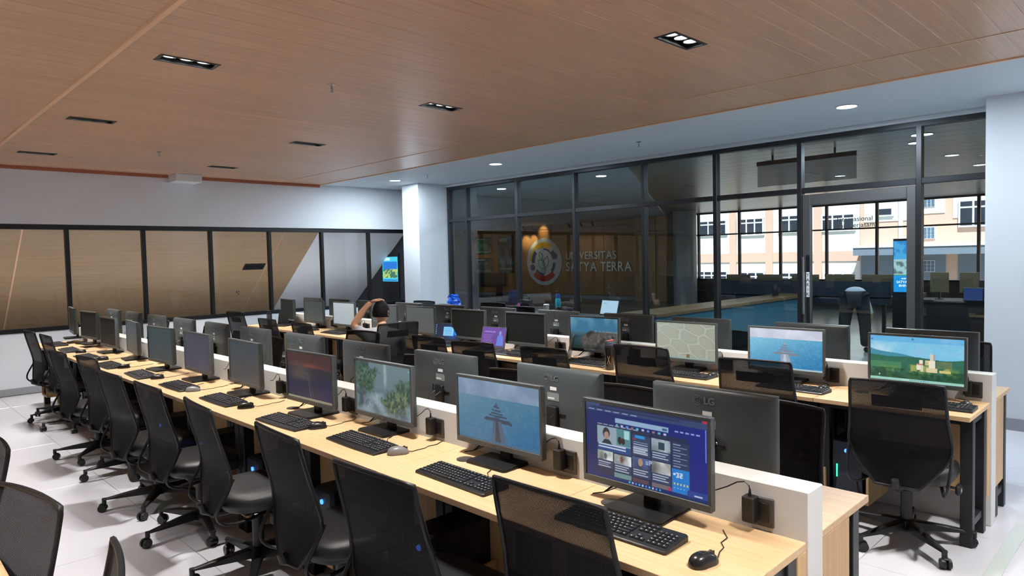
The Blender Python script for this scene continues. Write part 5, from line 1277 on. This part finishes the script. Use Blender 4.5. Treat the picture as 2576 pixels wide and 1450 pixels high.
def headmesh(parent, loc, yaw, hair=True, pitch=0.0):
    # head facing local +Y, origin at chin level of the neck
    nu, nv = 28, 20
    def hp_(u, v):
        th = u * 2 * PI; ph = (v - 0.5) * PI
        x = 0.076 * math.cos(ph) * math.sin(th); y = 0.094 * math.cos(ph) * math.cos(th); z = 0.118 * math.sin(ph)
        if z < 0: x *= 1 - 0.28 * (z / -0.118) ** 1.5; y = y * (1 - 0.10 * (z / -0.118)) + 0.018 * (z / -0.118)
        fr_ = max(0, math.cos(th)) ** 6
        if y > 0: y += 0.020 * math.exp(-(x / 0.013) ** 2 - ((z + 0.022) / 0.02) ** 2) - 0.008 * (math.exp(-((abs(x) - 0.032) / 0.014) ** 2 - ((z - 0.004) / 0.010) ** 2)) + 0.005 * math.exp(-(x / 0.025) ** 2 - ((z + 0.062) / 0.008) ** 2)
        return (x, y, z + 0.118)
    e = bpy.data.objects.new('head', None)
    hd_ = part('head', MB().grid(hp_, nu, nv), M_SKIN, parent, loc, smooth=80)
    hd_.rotation_euler = (pitch, 0, yaw)
    for s in (-1, 1):
        er = MB()
        er.rings([[(s * (0.070 + 0.012 * q), -0.004 + 0.017 * k * math.cos(a) - 0.006 * q, 0.112 + 0.031 * k * math.sin(a)) for a in [2 * PI * i / 14 for i in range(14)]] for q, k in ((0.0, 0.7), (0.8, 1.0), (1.2, 0.9), (1.0, 0.45))])
        part('ear', er, M_SKIN, hd_, smooth=60)
        part('eye', MB().lathe([(0.0, -0.007), (0.006, -0.004), (0.008, 0.0), (0.006, 0.004), (0.0, 0.007)], 12), M_WHITEP, hd_, (s * 0.031, 0.078, 0.122))
    part('mouth', MB().tube([(-0.02, 0.094, 0.055), (0, 0.102, 0.053), (0.02, 0.094, 0.055)], 0.0035, 6), mat('lips', lin(170, 104, 96), 0.5), hd_)
    if hair:
        def hh(u, v):
            th = u * 2 * PI; c = math.cos(th)
            low = -0.30 if c < 0.15 else -0.30 + (c - 0.15) / 0.85 * 0.75
            ph = low * 1.25 + (PI / 2 - low * 1.25) * v
            k = 1.09 + 0.015 * math.sin(th * 9 + v * 14) * (1 - v)
            return (0.076 * k * math.cos(ph) * math.sin(th) * 1.02, 0.096 * k * math.cos(ph) * math.cos(th) - 0.004, 0.118 + 0.118 * 1.08 * math.sin(ph))
        part('hair', MB().grid(hh, 36, 14), M_HAIR, hd_, smooth=70)
    return hd_
def hand(parent, mat_, wrist, palm_dir, up, curl, scale=1.0, thumb=1):
    d = Vector(palm_dir).normalized(); n = Vector(up).normalized(); s = d.cross(n).normalized(); w = Vector(wrist)
    pm = skin('palm', [tuple(w) + (0.022,), tuple(w + d * 0.045 * scale) + ((0.038, 0.016),), tuple(w + d * 0.085 * scale) + ((0.040, 0.014),)], [(0, 1), (1, 2)], mat_, parent, 1)
    for k, (off, ln) in enumerate(((-0.030, 0.068), (-0.010, 0.078), (0.010, 0.074), (0.029, 0.058))):
        b = w + d * 0.082 * scale + s * off * scale; pts = [tuple(b) + (0.0095,)]
        cur = b; dd = d.copy()
        for j in range(3):
            dd = (dd - n * curl * (0.7 + 0.3 * j)).normalized(); cur = cur + dd * ln * scale * (0.44, 0.32, 0.24)[j]
            pts.append(tuple(cur) + (0.009 - 0.001 * j,))
        skin('finger', pts, [(0, 1), (1, 2), (2, 3)], mat_, parent, 1)
    b = w + d * 0.03 * scale + s * 0.03 * thumb * scale
    skin('thumb', [tuple(b) + (0.012,), tuple(b + (d * 0.6 + s * 0.7 * thumb) * 0.035 * scale) + (0.0105,), tuple(b + (d * 1.3 + s * 0.9 * thumb) * 0.045 * scale - n * curl * 0.015) + (0.0085,)], [(0, 1), (1, 2)], mat_, parent, 1)

def one_body(root):
    # the skin of a person (body, head, hands) as one mesh; hair, eyes and clothes stay its children
    bpy.context.view_layer.update()
    inv = root.matrix_world.inverted(); vs = []; fs = []; kill_ = []
    def walk(o):
        for c in list(o.children):
            walk(c)
            if c.type == 'MESH' and c.data.materials and c.data.materials[0] == M_SKIN: kill_.append(c)
    walk(root)
    for c in kill_:
        M = inv @ c.matrix_world; b = len(vs)
        vs += [tuple(M @ v.co) for v in c.data.vertices]; fs += [tuple(i + b for i in p.vertices) for p in c.data.polygons]
    mb = MB(); mb.v = vs; mb.f = fs
    body = part('body', mb, M_SKIN, root, smooth=80)
    for c in kill_:
        for k in list(c.children):
            if k in kill_: continue
            M = inv @ k.matrix_world; k.parent = body; k.matrix_local = M
    for c in kill_: bpy.data.objects.remove(c, do_unlink=True)
    return body
# seated man: local +Y is the way he faces; seat centre at the origin
MX_, MY_ = 3.95, 5.93
man = thing('person', 'seated man in a grey shirt and glasses, one hand on his head', 'person', (MX_, MY_, 0), -0.45)
SH = 0.93
tor = [(0, 0.0, 0.56, (0.16, 0.12)), (0, -0.02, 0.68, (0.155, 0.11)), (0, -0.05, 0.82, (0.17, 0.115)), (0, -0.045, SH - 0.01, (0.15, 0.09)), (0, -0.025, SH + 0.05, (0.065, 0.06)),
       (-0.175, -0.045, SH - 0.01, 0.062), (-0.265, 0.015, SH + 0.055, 0.056), (0.175, -0.045, SH - 0.03, 0.062), (0.22, 0.05, SH - 0.20, 0.050)]
skin('shirt', tor, [(0, 1), (1, 2), (2, 3), (3, 4), (3, 5), (5, 6), (3, 7), (7, 8)], M_SHIRT, man)
skin('trousers', [(0, 0.0, 0.55, (0.15, 0.11)), (-0.09, 0.06, 0.545, 0.085), (-0.11, 0.42, 0.54, 0.068), (-0.11, 0.44, 0.30, 0.055), (-0.11, 0.43, 0.09, 0.045), (0.09, 0.06, 0.545, 0.085), (0.11, 0.42, 0.54, 0.068), (0.11, 0.44, 0.30, 0.055), (0.11, 0.43, 0.09, 0.045)], [(0, 1), (1, 2), (2, 3), (3, 4), (0, 5), (5, 6), (6, 7), (7, 8)], M_TROU, man)
for s in (-1, 1): skin('shoe', [(s * 0.11, 0.40, 0.045, 0.042), (s * 0.11, 0.50, 0.038, 0.040), (s * 0.11, 0.58, 0.032, 0.034)], [(0, 1), (1, 2)], M_BLKPL, man, 1)
skin('body', [(0, 0.0, 0.56, (0.13, 0.09)), (0, -0.04, 0.78, (0.13, 0.085)), (0, -0.045, SH - 0.02, (0.10, 0.06)), (0, -0.025, SH + 0.05, 0.052), (0.002, -0.01, SH + 0.13, 0.052),
               (-0.17, -0.045, SH - 0.01, 0.045), (-0.25, 0.01, SH + 0.05, 0.043), (-0.285, 0.03, SH + 0.085, 0.043), (-0.19, 0.035, SH + 0.21, 0.037), (-0.095, 0.035, SH + 0.315, 0.028),
               (0.17, -0.045, SH - 0.03, 0.045), (0.22, 0.05, SH - 0.20, 0.042), (0.20, 0.20, SH - 0.22, 0.036), (0.15, 0.30, SH - 0.17, 0.027),
               (-0.10, 0.40, 0.54, 0.05), (-0.11, 0.43, 0.08, 0.035), (0.10, 0.40, 0.54, 0.05), (0.11, 0.43, 0.08, 0.035)],
     [(0, 1), (1, 2), (2, 3), (3, 4), (2, 5), (5, 6), (6, 7), (7, 8), (8, 9), (2, 10), (10, 11), (11, 12), (12, 13), (0, 14), (14, 15), (0, 16), (16, 17)], M_SKIN, man)
hd = headmesh(man, (0.0, 0.015, SH + 0.085), -0.55, True, -0.06)
HZ = SH + 0.085
# raised left arm
hand(man, M_SKIN, (-0.10, 0.035, SH + 0.315), (0.93, 0.15, 0.25), (0.25, 0.0, 1), 0.35)
hand(man, M_SKIN, (0.15, 0.30, SH - 0.17), (-0.2, 0.9, 0.1), (0, 0.1, 1), 0.35, thumb=-1)
gl = MB()
for s in (-1, 1):
    gl.tube([(s * 0.034 + 0.024 * math.cos(a), 0.098 - abs(0.024 * math.cos(a)) * 0.15, 0.120 + 0.019 * math.sin(a)) for a in [2 * PI * i / 16 for i in range(17)]], 0.0022, 6)
    gl.tube([(s * 0.058, 0.094, 0.124), (s * 0.080, 0.05, 0.124), (s * 0.084, -0.005, 0.124), (s * 0.082, -0.02, 0.112)], 0.0024, 6)
gl.tube([(-0.012, 0.101, 0.122), (0, 0.103, 0.125), (0.012, 0.101, 0.122)], 0.002, 6)
part('glasses', gl, M_CHROME, hd)
part('mask_strap', MB().tube([(-0.088, -0.01, 0.09), (-0.078, -0.03, 0.07), (-0.060, -0.055, 0.035), (-0.062, 0.02, 0.03)], 0.0028, 6), M_WHITEP, hd)
one_body(man)
# his chair
put_chair(MX_ + 0.13 * math.sin(-0.45) * -1 - 0.05, MY_ - 0.30, 1.04, -0.10, 'tall black mesh chair the seated man leans back in', 'chairs at the rear row')

# person bending down in the lobby
pb = thing('person', 'person in a white shirt and dark trousers bending down in the lobby', 'person', (11.75, 3.96, 0), -1.28)
skin('trousers', [(0, 0.02, 0.88, (0.16, 0.15)), (-0.105, -0.01, 0.86, 0.135), (-0.15, -0.02, 0.46, 0.095), (-0.165, -0.02, 0.08, 0.085), (0.105, -0.01, 0.86, 0.135), (0.15, -0.02, 0.46, 0.095), (0.165, -0.02, 0.08, 0.085)], [(0, 1), (1, 2), (2, 3), (0, 4), (4, 5), (5, 6)], M_TROU, pb)
skin('shirt', [(0, 0.10, 0.96, (0.18, 0.12)), (0, 0.28, 0.96, (0.18, 0.12)), (0, 0.46, 0.80, (0.17, 0.11)), (-0.18, 0.48, 0.75, 0.06), (-0.22, 0.52, 0.56, 0.05), (0.18, 0.48, 0.75, 0.06), (0.22, 0.52, 0.56, 0.05)], [(0, 1), (1, 2), (2, 3), (3, 4), (2, 5), (5, 6)], mat('white_shirt', lin(196, 206, 214), 0.8), pb)
skin('body', [(0, 0.06, 0.90, (0.08, 0.06)), (0, 0.28, 0.86, (0.13, 0.09)), (0, 0.46, 0.79, (0.12, 0.08)), (0, 0.54, 0.74, 0.055), (0, 0.62, 0.68, 0.05), (-0.18, 0.48, 0.74, 0.045), (-0.22, 0.52, 0.55, 0.042), (-0.20, 0.54, 0.45, 0.038), (-0.16, 0.56, 0.34, 0.028), (0.18, 0.48, 0.74, 0.045), (0.22, 0.52, 0.55, 0.042), (0.20, 0.54, 0.45, 0.038), (0.16, 0.56, 0.34, 0.028), (-0.15, -0.02, 0.46, 0.05), (-0.165, -0.02, 0.08, 0.04), (0.15, -0.02, 0.46, 0.05), (0.165, -0.02, 0.08, 0.04)],
     [(0, 1), (1, 2), (2, 3), (3, 4), (2, 5), (5, 6), (6, 7), (7, 8), (2, 9), (9, 10), (10, 11), (11, 12), (0, 13), (13, 14), (0, 15), (15, 16)], M_SKIN, pb)
h2 = headmesh(pb, (0, 0.60, 0.72), 0.0, True, -1.9)
for s in (-1, 1):
    hand(pb, M_SKIN, (s * 0.16, 0.56, 0.34), (-s * 0.2, 0.1, -1), (0, -1, 0), 0.3, thumb=-s)
    skin('shoe', [(s * 0.165, -0.05, 0.045, 0.045), (s * 0.165, 0.07, 0.040, 0.042), (s * 0.165, 0.16, 0.034, 0.036)], [(0, 1), (1, 2)], M_BLKPL, pb, 1)

one_body(pb)
# ================================================================== LOBBY FURNITURE
lc_ = thing('reception_counter', 'teal fronted counter with a brown top in the lobby', 'counter', (8.5, 5.62, 0))
part('front_panel', MB().cbox(0, 5.6, 0.0, 0.04, 0.02, 0.74, 0.004), mat('teal_laminate', lin(58, 122, 146), 0.4), lc_, smooth=0)
part('body', MB().box(0.02, 5.58, 0.04, 0.55, 0.02, 0.74), M_BLKMET, lc_, smooth=0)
part('counter_top', MB().cbox(-0.05, 5.65, -0.05, 0.6, 0.74, 0.79, 0.004), mat('brown_top', lin(120, 96, 66), 0.4), lc_, smooth=0)
bottle('tumbler', [(0.05, 0), (0.055, 0.01), (0.055, 0.2), (0.05, 0.21)], M_BLKPL, (12.9, 5.8, 0.79), 'dark flask standing on the lobby counter', 'flask', [(0.05, 0.21), (0.045, 0.24), (0.03, 0.25)], M_BLKPL)
dk_ = thing('lobby_desk', 'long dark blue panel desk under the lobby windows', 'desk', (14.1, 5.85, 0))
M_NAVY = mat('navy_panel', lin(30, 40, 54), 0.45)
part('panel', MB().cbox(-0.02, 0.02, -1.75, 1.75, 0.60, 1.05, 0.003), M_NAVY, dk_, smooth=0)
part('top', MB().cbox(-0.02, 0.6, -1.75, 1.75, 0.72, 0.75, 0.003), M_NAVY, dk_, smooth=0)
for y in (-1.6, 0, 1.6): part('leg', MB().box(0.05, 0.11, y - 0.03, y + 0.03, 0, 0.72), M_BLKMET, dk_, smooth=0)
lm = thing('lobby_monitor', 'x', 'monitor')
part('housing', MB().cbox(-0.02, 0.02, -0.28, 0.28, 0.10, 0.42, 0.006), mat('olive_back', lin(92, 84, 56), 0.5), lm, smooth=0)
part('stand', MB().box(-0.02, 0.03, -0.03, 0.03, 0.0, 0.12).box(-0.08, 0.08, -0.1, 0.1, 0.0, 0.01), M_BLKPL, lm, smooth=0)
ul = [False]
for i, (y, z) in enumerate([(7.35, 0), (6.62, -0.02), (5.85, -0.02), (5.15, 0.03), (4.45, 0.0)]):
    place(lm, ul, (14.45, y, 0.75), 0.0, 'olive brown monitor back on the dark lobby desk, %s from the left' % ORD[i], 'monitors on the lobby desk')
ds = thing('lobby_desk', 'black desk with dark monitors seen behind the rightmost glazing bay', 'desk', (12.1, 2.55, 0))
part('body', MB().cbox(0, 0.5, -0.75, 0.55, 0, 0.82, 0.004), mat('near_black', lin(14, 15, 18), 0.5), ds, smooth=0)
part('top', MB().cbox(-0.05, 0.55, -0.8, 0.6, 0.82, 0.86, 0.004), M_BLKMET, ds, smooth=0)
for i, (y, s) in enumerate(((2.9, 0.55), (2.5, 0.9))):
    o = place(lm, ul, (12.35, y, 0.86), 0, 'dark monitor on the black lobby desk, %s of two' % ('left' if i == 0 else 'right'), 'monitors on the black lobby desk'); o.scale = (1, 0.45, 1.0)
bs_ = tag(link('lit_monitor', None), 'small monitor with a dim blue picture at the right end of the glazing', 'monitor'); bs_.location = (12.0, 2.38, 0.84); bs_.rotation_euler = (0, 0, -PI / 2)
part('housing', MB().cbox(-0.13, 0.13, 0, 0.03, 0.02, 0.22, 0.004), M_BLKPL, bs_, smooth=0)
link('screen_picture', sgrid(img_flat((34, 60, 120), (50, 70, 110)), -0.12, 0.12, 0.03, 0.21, 'screen_picture', M_SCR, -0.002), bs_)
# information kiosk
ks = thing('info_kiosk', 'tall black information kiosk with a bright blue screen in the lobby', 'kiosk', (13.0, 3.545, 0), -PI / 2)
part('cabinet', MB().cbox(-0.22, 0.22, 0.0, 0.35, 0.0, 0.90, 0.005).cbox(-0.21, 0.21, 0.0, 0.08, 0.90, 1.84, 0.005), mat('kiosk_black', lin(12, 13, 16), 0.4), ks, smooth=0)
kim = canvas(60, 120, (20, 150, 222)); U, V = uv(kim)
blend(kim, (V < 0.36) * 1.0, (70, 170, 220)); blend(kim, ((V > 0.36) & (V < 0.66)) * 1.0, (170, 205, 205)); blend(kim, ((V > 0.40) & (V < 0.64)) * np.clip((noise(120, 60, 6, 77) - 0.45) * 5, 0, 1), (90, 110, 110)); blend(kim, ((V > 0.66) & (V < 0.68)) * 1.0, (60, 150, 90)); blend(kim, (V < 0.3) * (noise(120, 60, 5, 78) > 0.5) * 0.6, (30, 110, 190))
link('screen_picture', sgrid(kim, -0.20, 0.20, 0.92, 1.80, 'screen_picture', M_SCR2, -0.004), ks)
M_LIT = mat('lit_white', (0.9, 0.97, 1, 1), 0.5, emit=1.0)
for q, (t, s, z) in enumerate((('UNIVERSITAS', 0.034, 1.14), ('SATYA TERRA', 0.056, 1.075), ('BHINNEKA', 0.056, 1.012))):
    o = link('lettering', text_mesh(t, s, 0.0006, M_LIT, 'lettering', align='CENTER', bold=0.001), ks, (0.02, -0.006, z)); o.rotation_euler = (PI / 2, 0, 0)
# second screen seen through the back windows
k2 = thing('info_screen', 'blue information screen seen through the rightmost back window', 'screen', (XG - 0.02, 11.72, 0), -PI / 2)
part('cabinet', MB().cbox(-0.30, 0.30, 0.0, 0.02, 0.85, 1.80, 0.004), mat('kiosk_black2', lin(14, 18, 22), 0.4), k2, smooth=0)
kim2 = canvas(60, 60, (60, 190, 214)); U, V = uv(kim2)
rect(kim2, 0.05, 0.2, 0.95, 0.5, (30, 110, 200)); rect(kim2, 0.05, 0.5, 0.95, 0.86, (60, 110, 90)); blend(kim2, ((V > 0.5) & (V < 0.86)) * (noise(60, 60, 8, 3) > 0.5) * 0.8, (190, 220, 110)); rect(kim2, 0.05, 0.92, 0.95, 0.97, (30, 110, 200))
for q in range(3): rect(kim2, 0.08, 0.05 + 0.045 * q, 0.5, 0.075 + 0.045 * q, (230, 250, 255))
link('screen_picture', sgrid(kim2, -0.27, 0.27, 1.235, 1.74, 'screen_picture', M_SCR2, -0.002), k2)
# hanging sign
hg = thing('hanging_sign', 'dark hanging sign board below the lobby ceiling', 'sign', (9.5, 3.85, 2.60))
part('board', MB().box(-0.01, 0.01, -0.67, 0.67, 0.0, 0.33), glass('smoked_sign', (0.55, 0.58, 0.6, 1), 0.6, 0.0), hg, smooth=0)
part('bar', MB().cbox(-0.02, 0.02, -0.68, 0.68, 0.30, 0.36, 0.003), M_BLACKF, hg, smooth=0)
for y in (-0.4, 0.45): part('rod', MB().cyl((0, y, 0.36), (0, y, 0.44), 0.015), M_BLACKF, hg)
# pictures and bench on the sign wall
def poster(y0, y1, z0, z1, label, c1, c2, seed):
    im = canvas(40, 40, c1); blend(im, np.clip((noise(40, 40, 5, seed) - 0.4) * 4, 0, 1), c2); rect(im, 0.1, 0.06, 0.6, 0.16, (170, 190, 190)); rect(im, 0.1, 0.85, 0.9, 0.92, (140, 160, 160))
    o = thing('poster', label, 'poster', (XF - 0.042, (y0 + y1) / 2, z0), -PI / 2)
    part('board', MB().cbox(-(y1 - y0) / 2, (y1 - y0) / 2, -0.015, 0.0, 0, z1 - z0, 0.002), M_BLKPL, o, smooth=0)
    link('print', sgrid(im, -(y1 - y0) / 2 + 0.01, (y1 - y0) / 2 - 0.01, 0.01, z1 - z0 - 0.01, 'print', M_PRINT, -0.0162), o)
poster(22.47, 23.548, 1.852, 2.608, 'green poster high on the lobby wall left of the round emblem', (40, 84, 70), (80, 120, 100), 1)
poster(22.47, 23.576, 0.984, 1.656, 'grey green poster below the green poster on the lobby wall', (84, 104, 104), (120, 136, 130), 2)
poster(21.07, 22.064, 0.984, 2.608, 'tall blue and white timetable board beside the round emblem', (58, 62, 66), (100, 150, 190), 3)
bn = thing('bench', 'dark bench against the lobby sign wall', 'bench', (XF - 0.35, 22.5, 0))
part('seat', MB().cbox(-0.25, 0.2, -1.0, 1.0, 0.40, 0.50, 0.01), M_BLKMET, bn); part('back', MB().cbox(0.12, 0.2, -1.0, 1.0, 0.5, 1.0, 0.01), mat('bench_grey', lin(40, 46, 54), 0.6), bn)
for y in (-0.8, 0.8): part('leg', MB().box(-0.2, 0.15, y - 0.03, y + 0.03, 0, 0.40), M_BLKMET, bn, smooth=0)
tl_ = thing('track_light', 'x', 'track light')
part('stem', MB().cyl((0, 0, 0), (0, 0, 0.08), 0.012), M_BLKPL, tl_); part('can', MB().cyl((-0.03, 0, 0.02), (0.08, 0, -0.10), 0.035, n=16), M_BLKPL, tl_)
uk = [False]
for i, y in enumerate([23.5, 23.1, 20.2, 19.75, 19.25, 17.3, 16.7, 16.15]):
    spot((XF - 0.64, y, 2.76), 6.0, (1.0, 0.86, 0.68), 84, 0.9, rad=0.03, aim=(0.72, 0, -1.3))
    place(tl_, uk, (XF - 0.75, y, 2.90), 0, 'black track spotlight above the lobby sign wall, %s from the left' % ORD[i], 'track spotlights of the lobby')
for y, z in ((20.29, 2.43), (19.86, 2.43), (19.30, 2.80)):
    spot((XF - 0.45, y, z + 0.16), 26.0, (1.0, 0.72, 0.30), 72, 0.8, rad=0.02, aim=(1, 0, -0.6))
# round emblem and letters
em = thing('emblem', 'large round emblem with yellow, blue and red arcs on the lobby wall', 'emblem', (XF - 0.046, 19.25, 1.46), -PI / 2)
ER = 0.98
part('disc', MB().cyl((0, 0, 0), (0, -0.05, 0), ER, n=64), mat('emblem_grey', lin(196, 206, 214), 0.4), em)
def arc(r0, r1, a0, a1, m, d=0.056, r1b=None):
    n = 24; vs = []; fs = []
    for i in range(n + 1):
        a = math.radians(a0 + (a1 - a0) * i / n); ri = r0; ro = r1
        if r1b is not None: ri = r0 + (r1b - r0) * i / n
        for (r, y) in ((ri, -0.05), (ro, -0.05), (ro, -d), (ri, -d)): vs.append((ER * r * math.cos(a), y, ER * r * math.sin(a)))
    for i in range(n):
        for k in range(4): fs.append((4 * i + k, 4 * i + (k + 1) % 4, 4 * i + 4 + (k + 1) % 4, 4 * i + 4 + k))
    fs += [(0, 1, 2, 3), (4 * n + 3, 4 * n + 2, 4 * n + 1, 4 * n)]
    return part('arc', MB().add(vs, fs), m, em, smooth=0)
M_EY = mat('emblem_yellow', lin(226, 178, 30), 0.4); M_EB = mat('emblem_blue', lin(40, 66, 128), 0.4); M_ER = mat('emblem_red', lin(190, 40, 52), 0.4); M_EG = mat('emblem_green', lin(30, 110, 76), 0.4)
arc(0.60, 0.84, 58, 122, M_EY); arc(0.73, 0.84, 122, 178, M_EY)
arc(0.53, 0.71, 138, 184, M_EB); arc(0.50, 0.58, 218, 268, M_EB); arc(0.50, 0.57, 12, 90, M_EB); arc(0.52, 0.66, 318, 356, M_EB); arc(0.57, 0.72, 30, 44, M_EB)
arc(0.59, 0.84, 222, 318, M_ER)
for (u_, v_) in ((-0.66, -0.24), (0.62, 0.24)): part('dot', MB().cyl((ER * u_, -0.05, ER * v_), (ER * u_, -0.058, ER * v_), 0.14 * ER, n=24), M_EB, em)
def leaf(cx, cz, L_, wd, ang):
    pts = []
    for i in range(25):
        t = i / 24; s = 1 if t <= 0.5 else -1; q = t * 2 if t <= 0.5 else 2 - t * 2
        a = L_ * (q - 0.5); b = s * wd * math.sin(PI * q); c_, s_ = math.cos(math.radians(ang)), math.sin(math.radians(ang))
        pts.append((ER * (cx + a * c_ - b * s_), -0.055, ER * (cz + a * s_ + b * c_)))
    part('leaf', MB().tube(pts, 0.011, 6), M_EG, em)
leaf(-0.17, 0.25, 0.38, 0.10, 115); leaf(0.12, -0.02, 0.56, 0.15, 72); leaf(-0.12, -0.12, 0.58, 0.16, 138)
part('stem', MB().tube([(ER * 0.10, -0.055, -ER * 0.32), (ER * 0.06, -0.055, -ER * 0.45), (-0.02, -0.055, -ER * 0.54)], 0.011, 6), M_EG, em)
M_LET = mat('sign_letters', lin(206, 218, 228), 0.3, metal=0.2)
def sign_text(s, y0, y1, z0, cap_h, label, bold):
    o = thing('sign_lettering', label, 'sign', (XF - 0.042, y0, z0), -PI / 2)
    ms = []; x = 0.0; size = cap_h / 0.70
    for c in s:
        if c == ' ': x += size * 0.30; ms.append(None); continue
        me = text_mesh(c, size, 0.018, M_LET, 'letter', bold=bold)
        xs = [v.co.x for v in me.vertices]; a, b = min(xs), max(xs)
        ms.append((me, x - a)); x += (b - a) + size * 0.10
    sc = (y0 - y1) / (x - size * 0.10)
    for q in ms:
        if q is None: continue
        l = link('letter', q[0], o, (q[1] * sc, -0.02, 0)); l.rotation_euler = (PI / 2, 0, 0); l.scale = (sc, 1, 1)
sign_text('UNIVERSITAS', 18.05, 15.54, 1.537, 0.30, 'pale raised letters UNIVERSITAS on the lobby wall', 0.0)
sign_text('SATYA TERRA', 18.05, 14.86, 1.07, 0.355, 'larger pale raised letters SATYA TERRA on the lobby wall', 0.006)
for q, (t, z) in enumerate((('Internasional', 2.50), ('dan Kerjasama', 2.32))):  # reflected signage modelled as letters on the pane
    o = link('reflected_sign_lettering', text_mesh(t, 0.19, 0.002, M_WHITEP, 'reflected_sign_lettering', bold=0.002), None, (XF + 0.08, 7.6, z)); o.rotation_euler = (PI / 2, 0, -PI / 2)
    tag(o, 'white lettering reading %s on the lobby window, standing in for a sign reflection' % t, 'lettering')

# masters were only templates
def kill(o):
    for c in list(o.children): kill(c)
    bpy.data.objects.remove(o, do_unlink=True)
for m_ in list(MASTERS.values()): kill(m_)
bpy.context.view_layer.update()
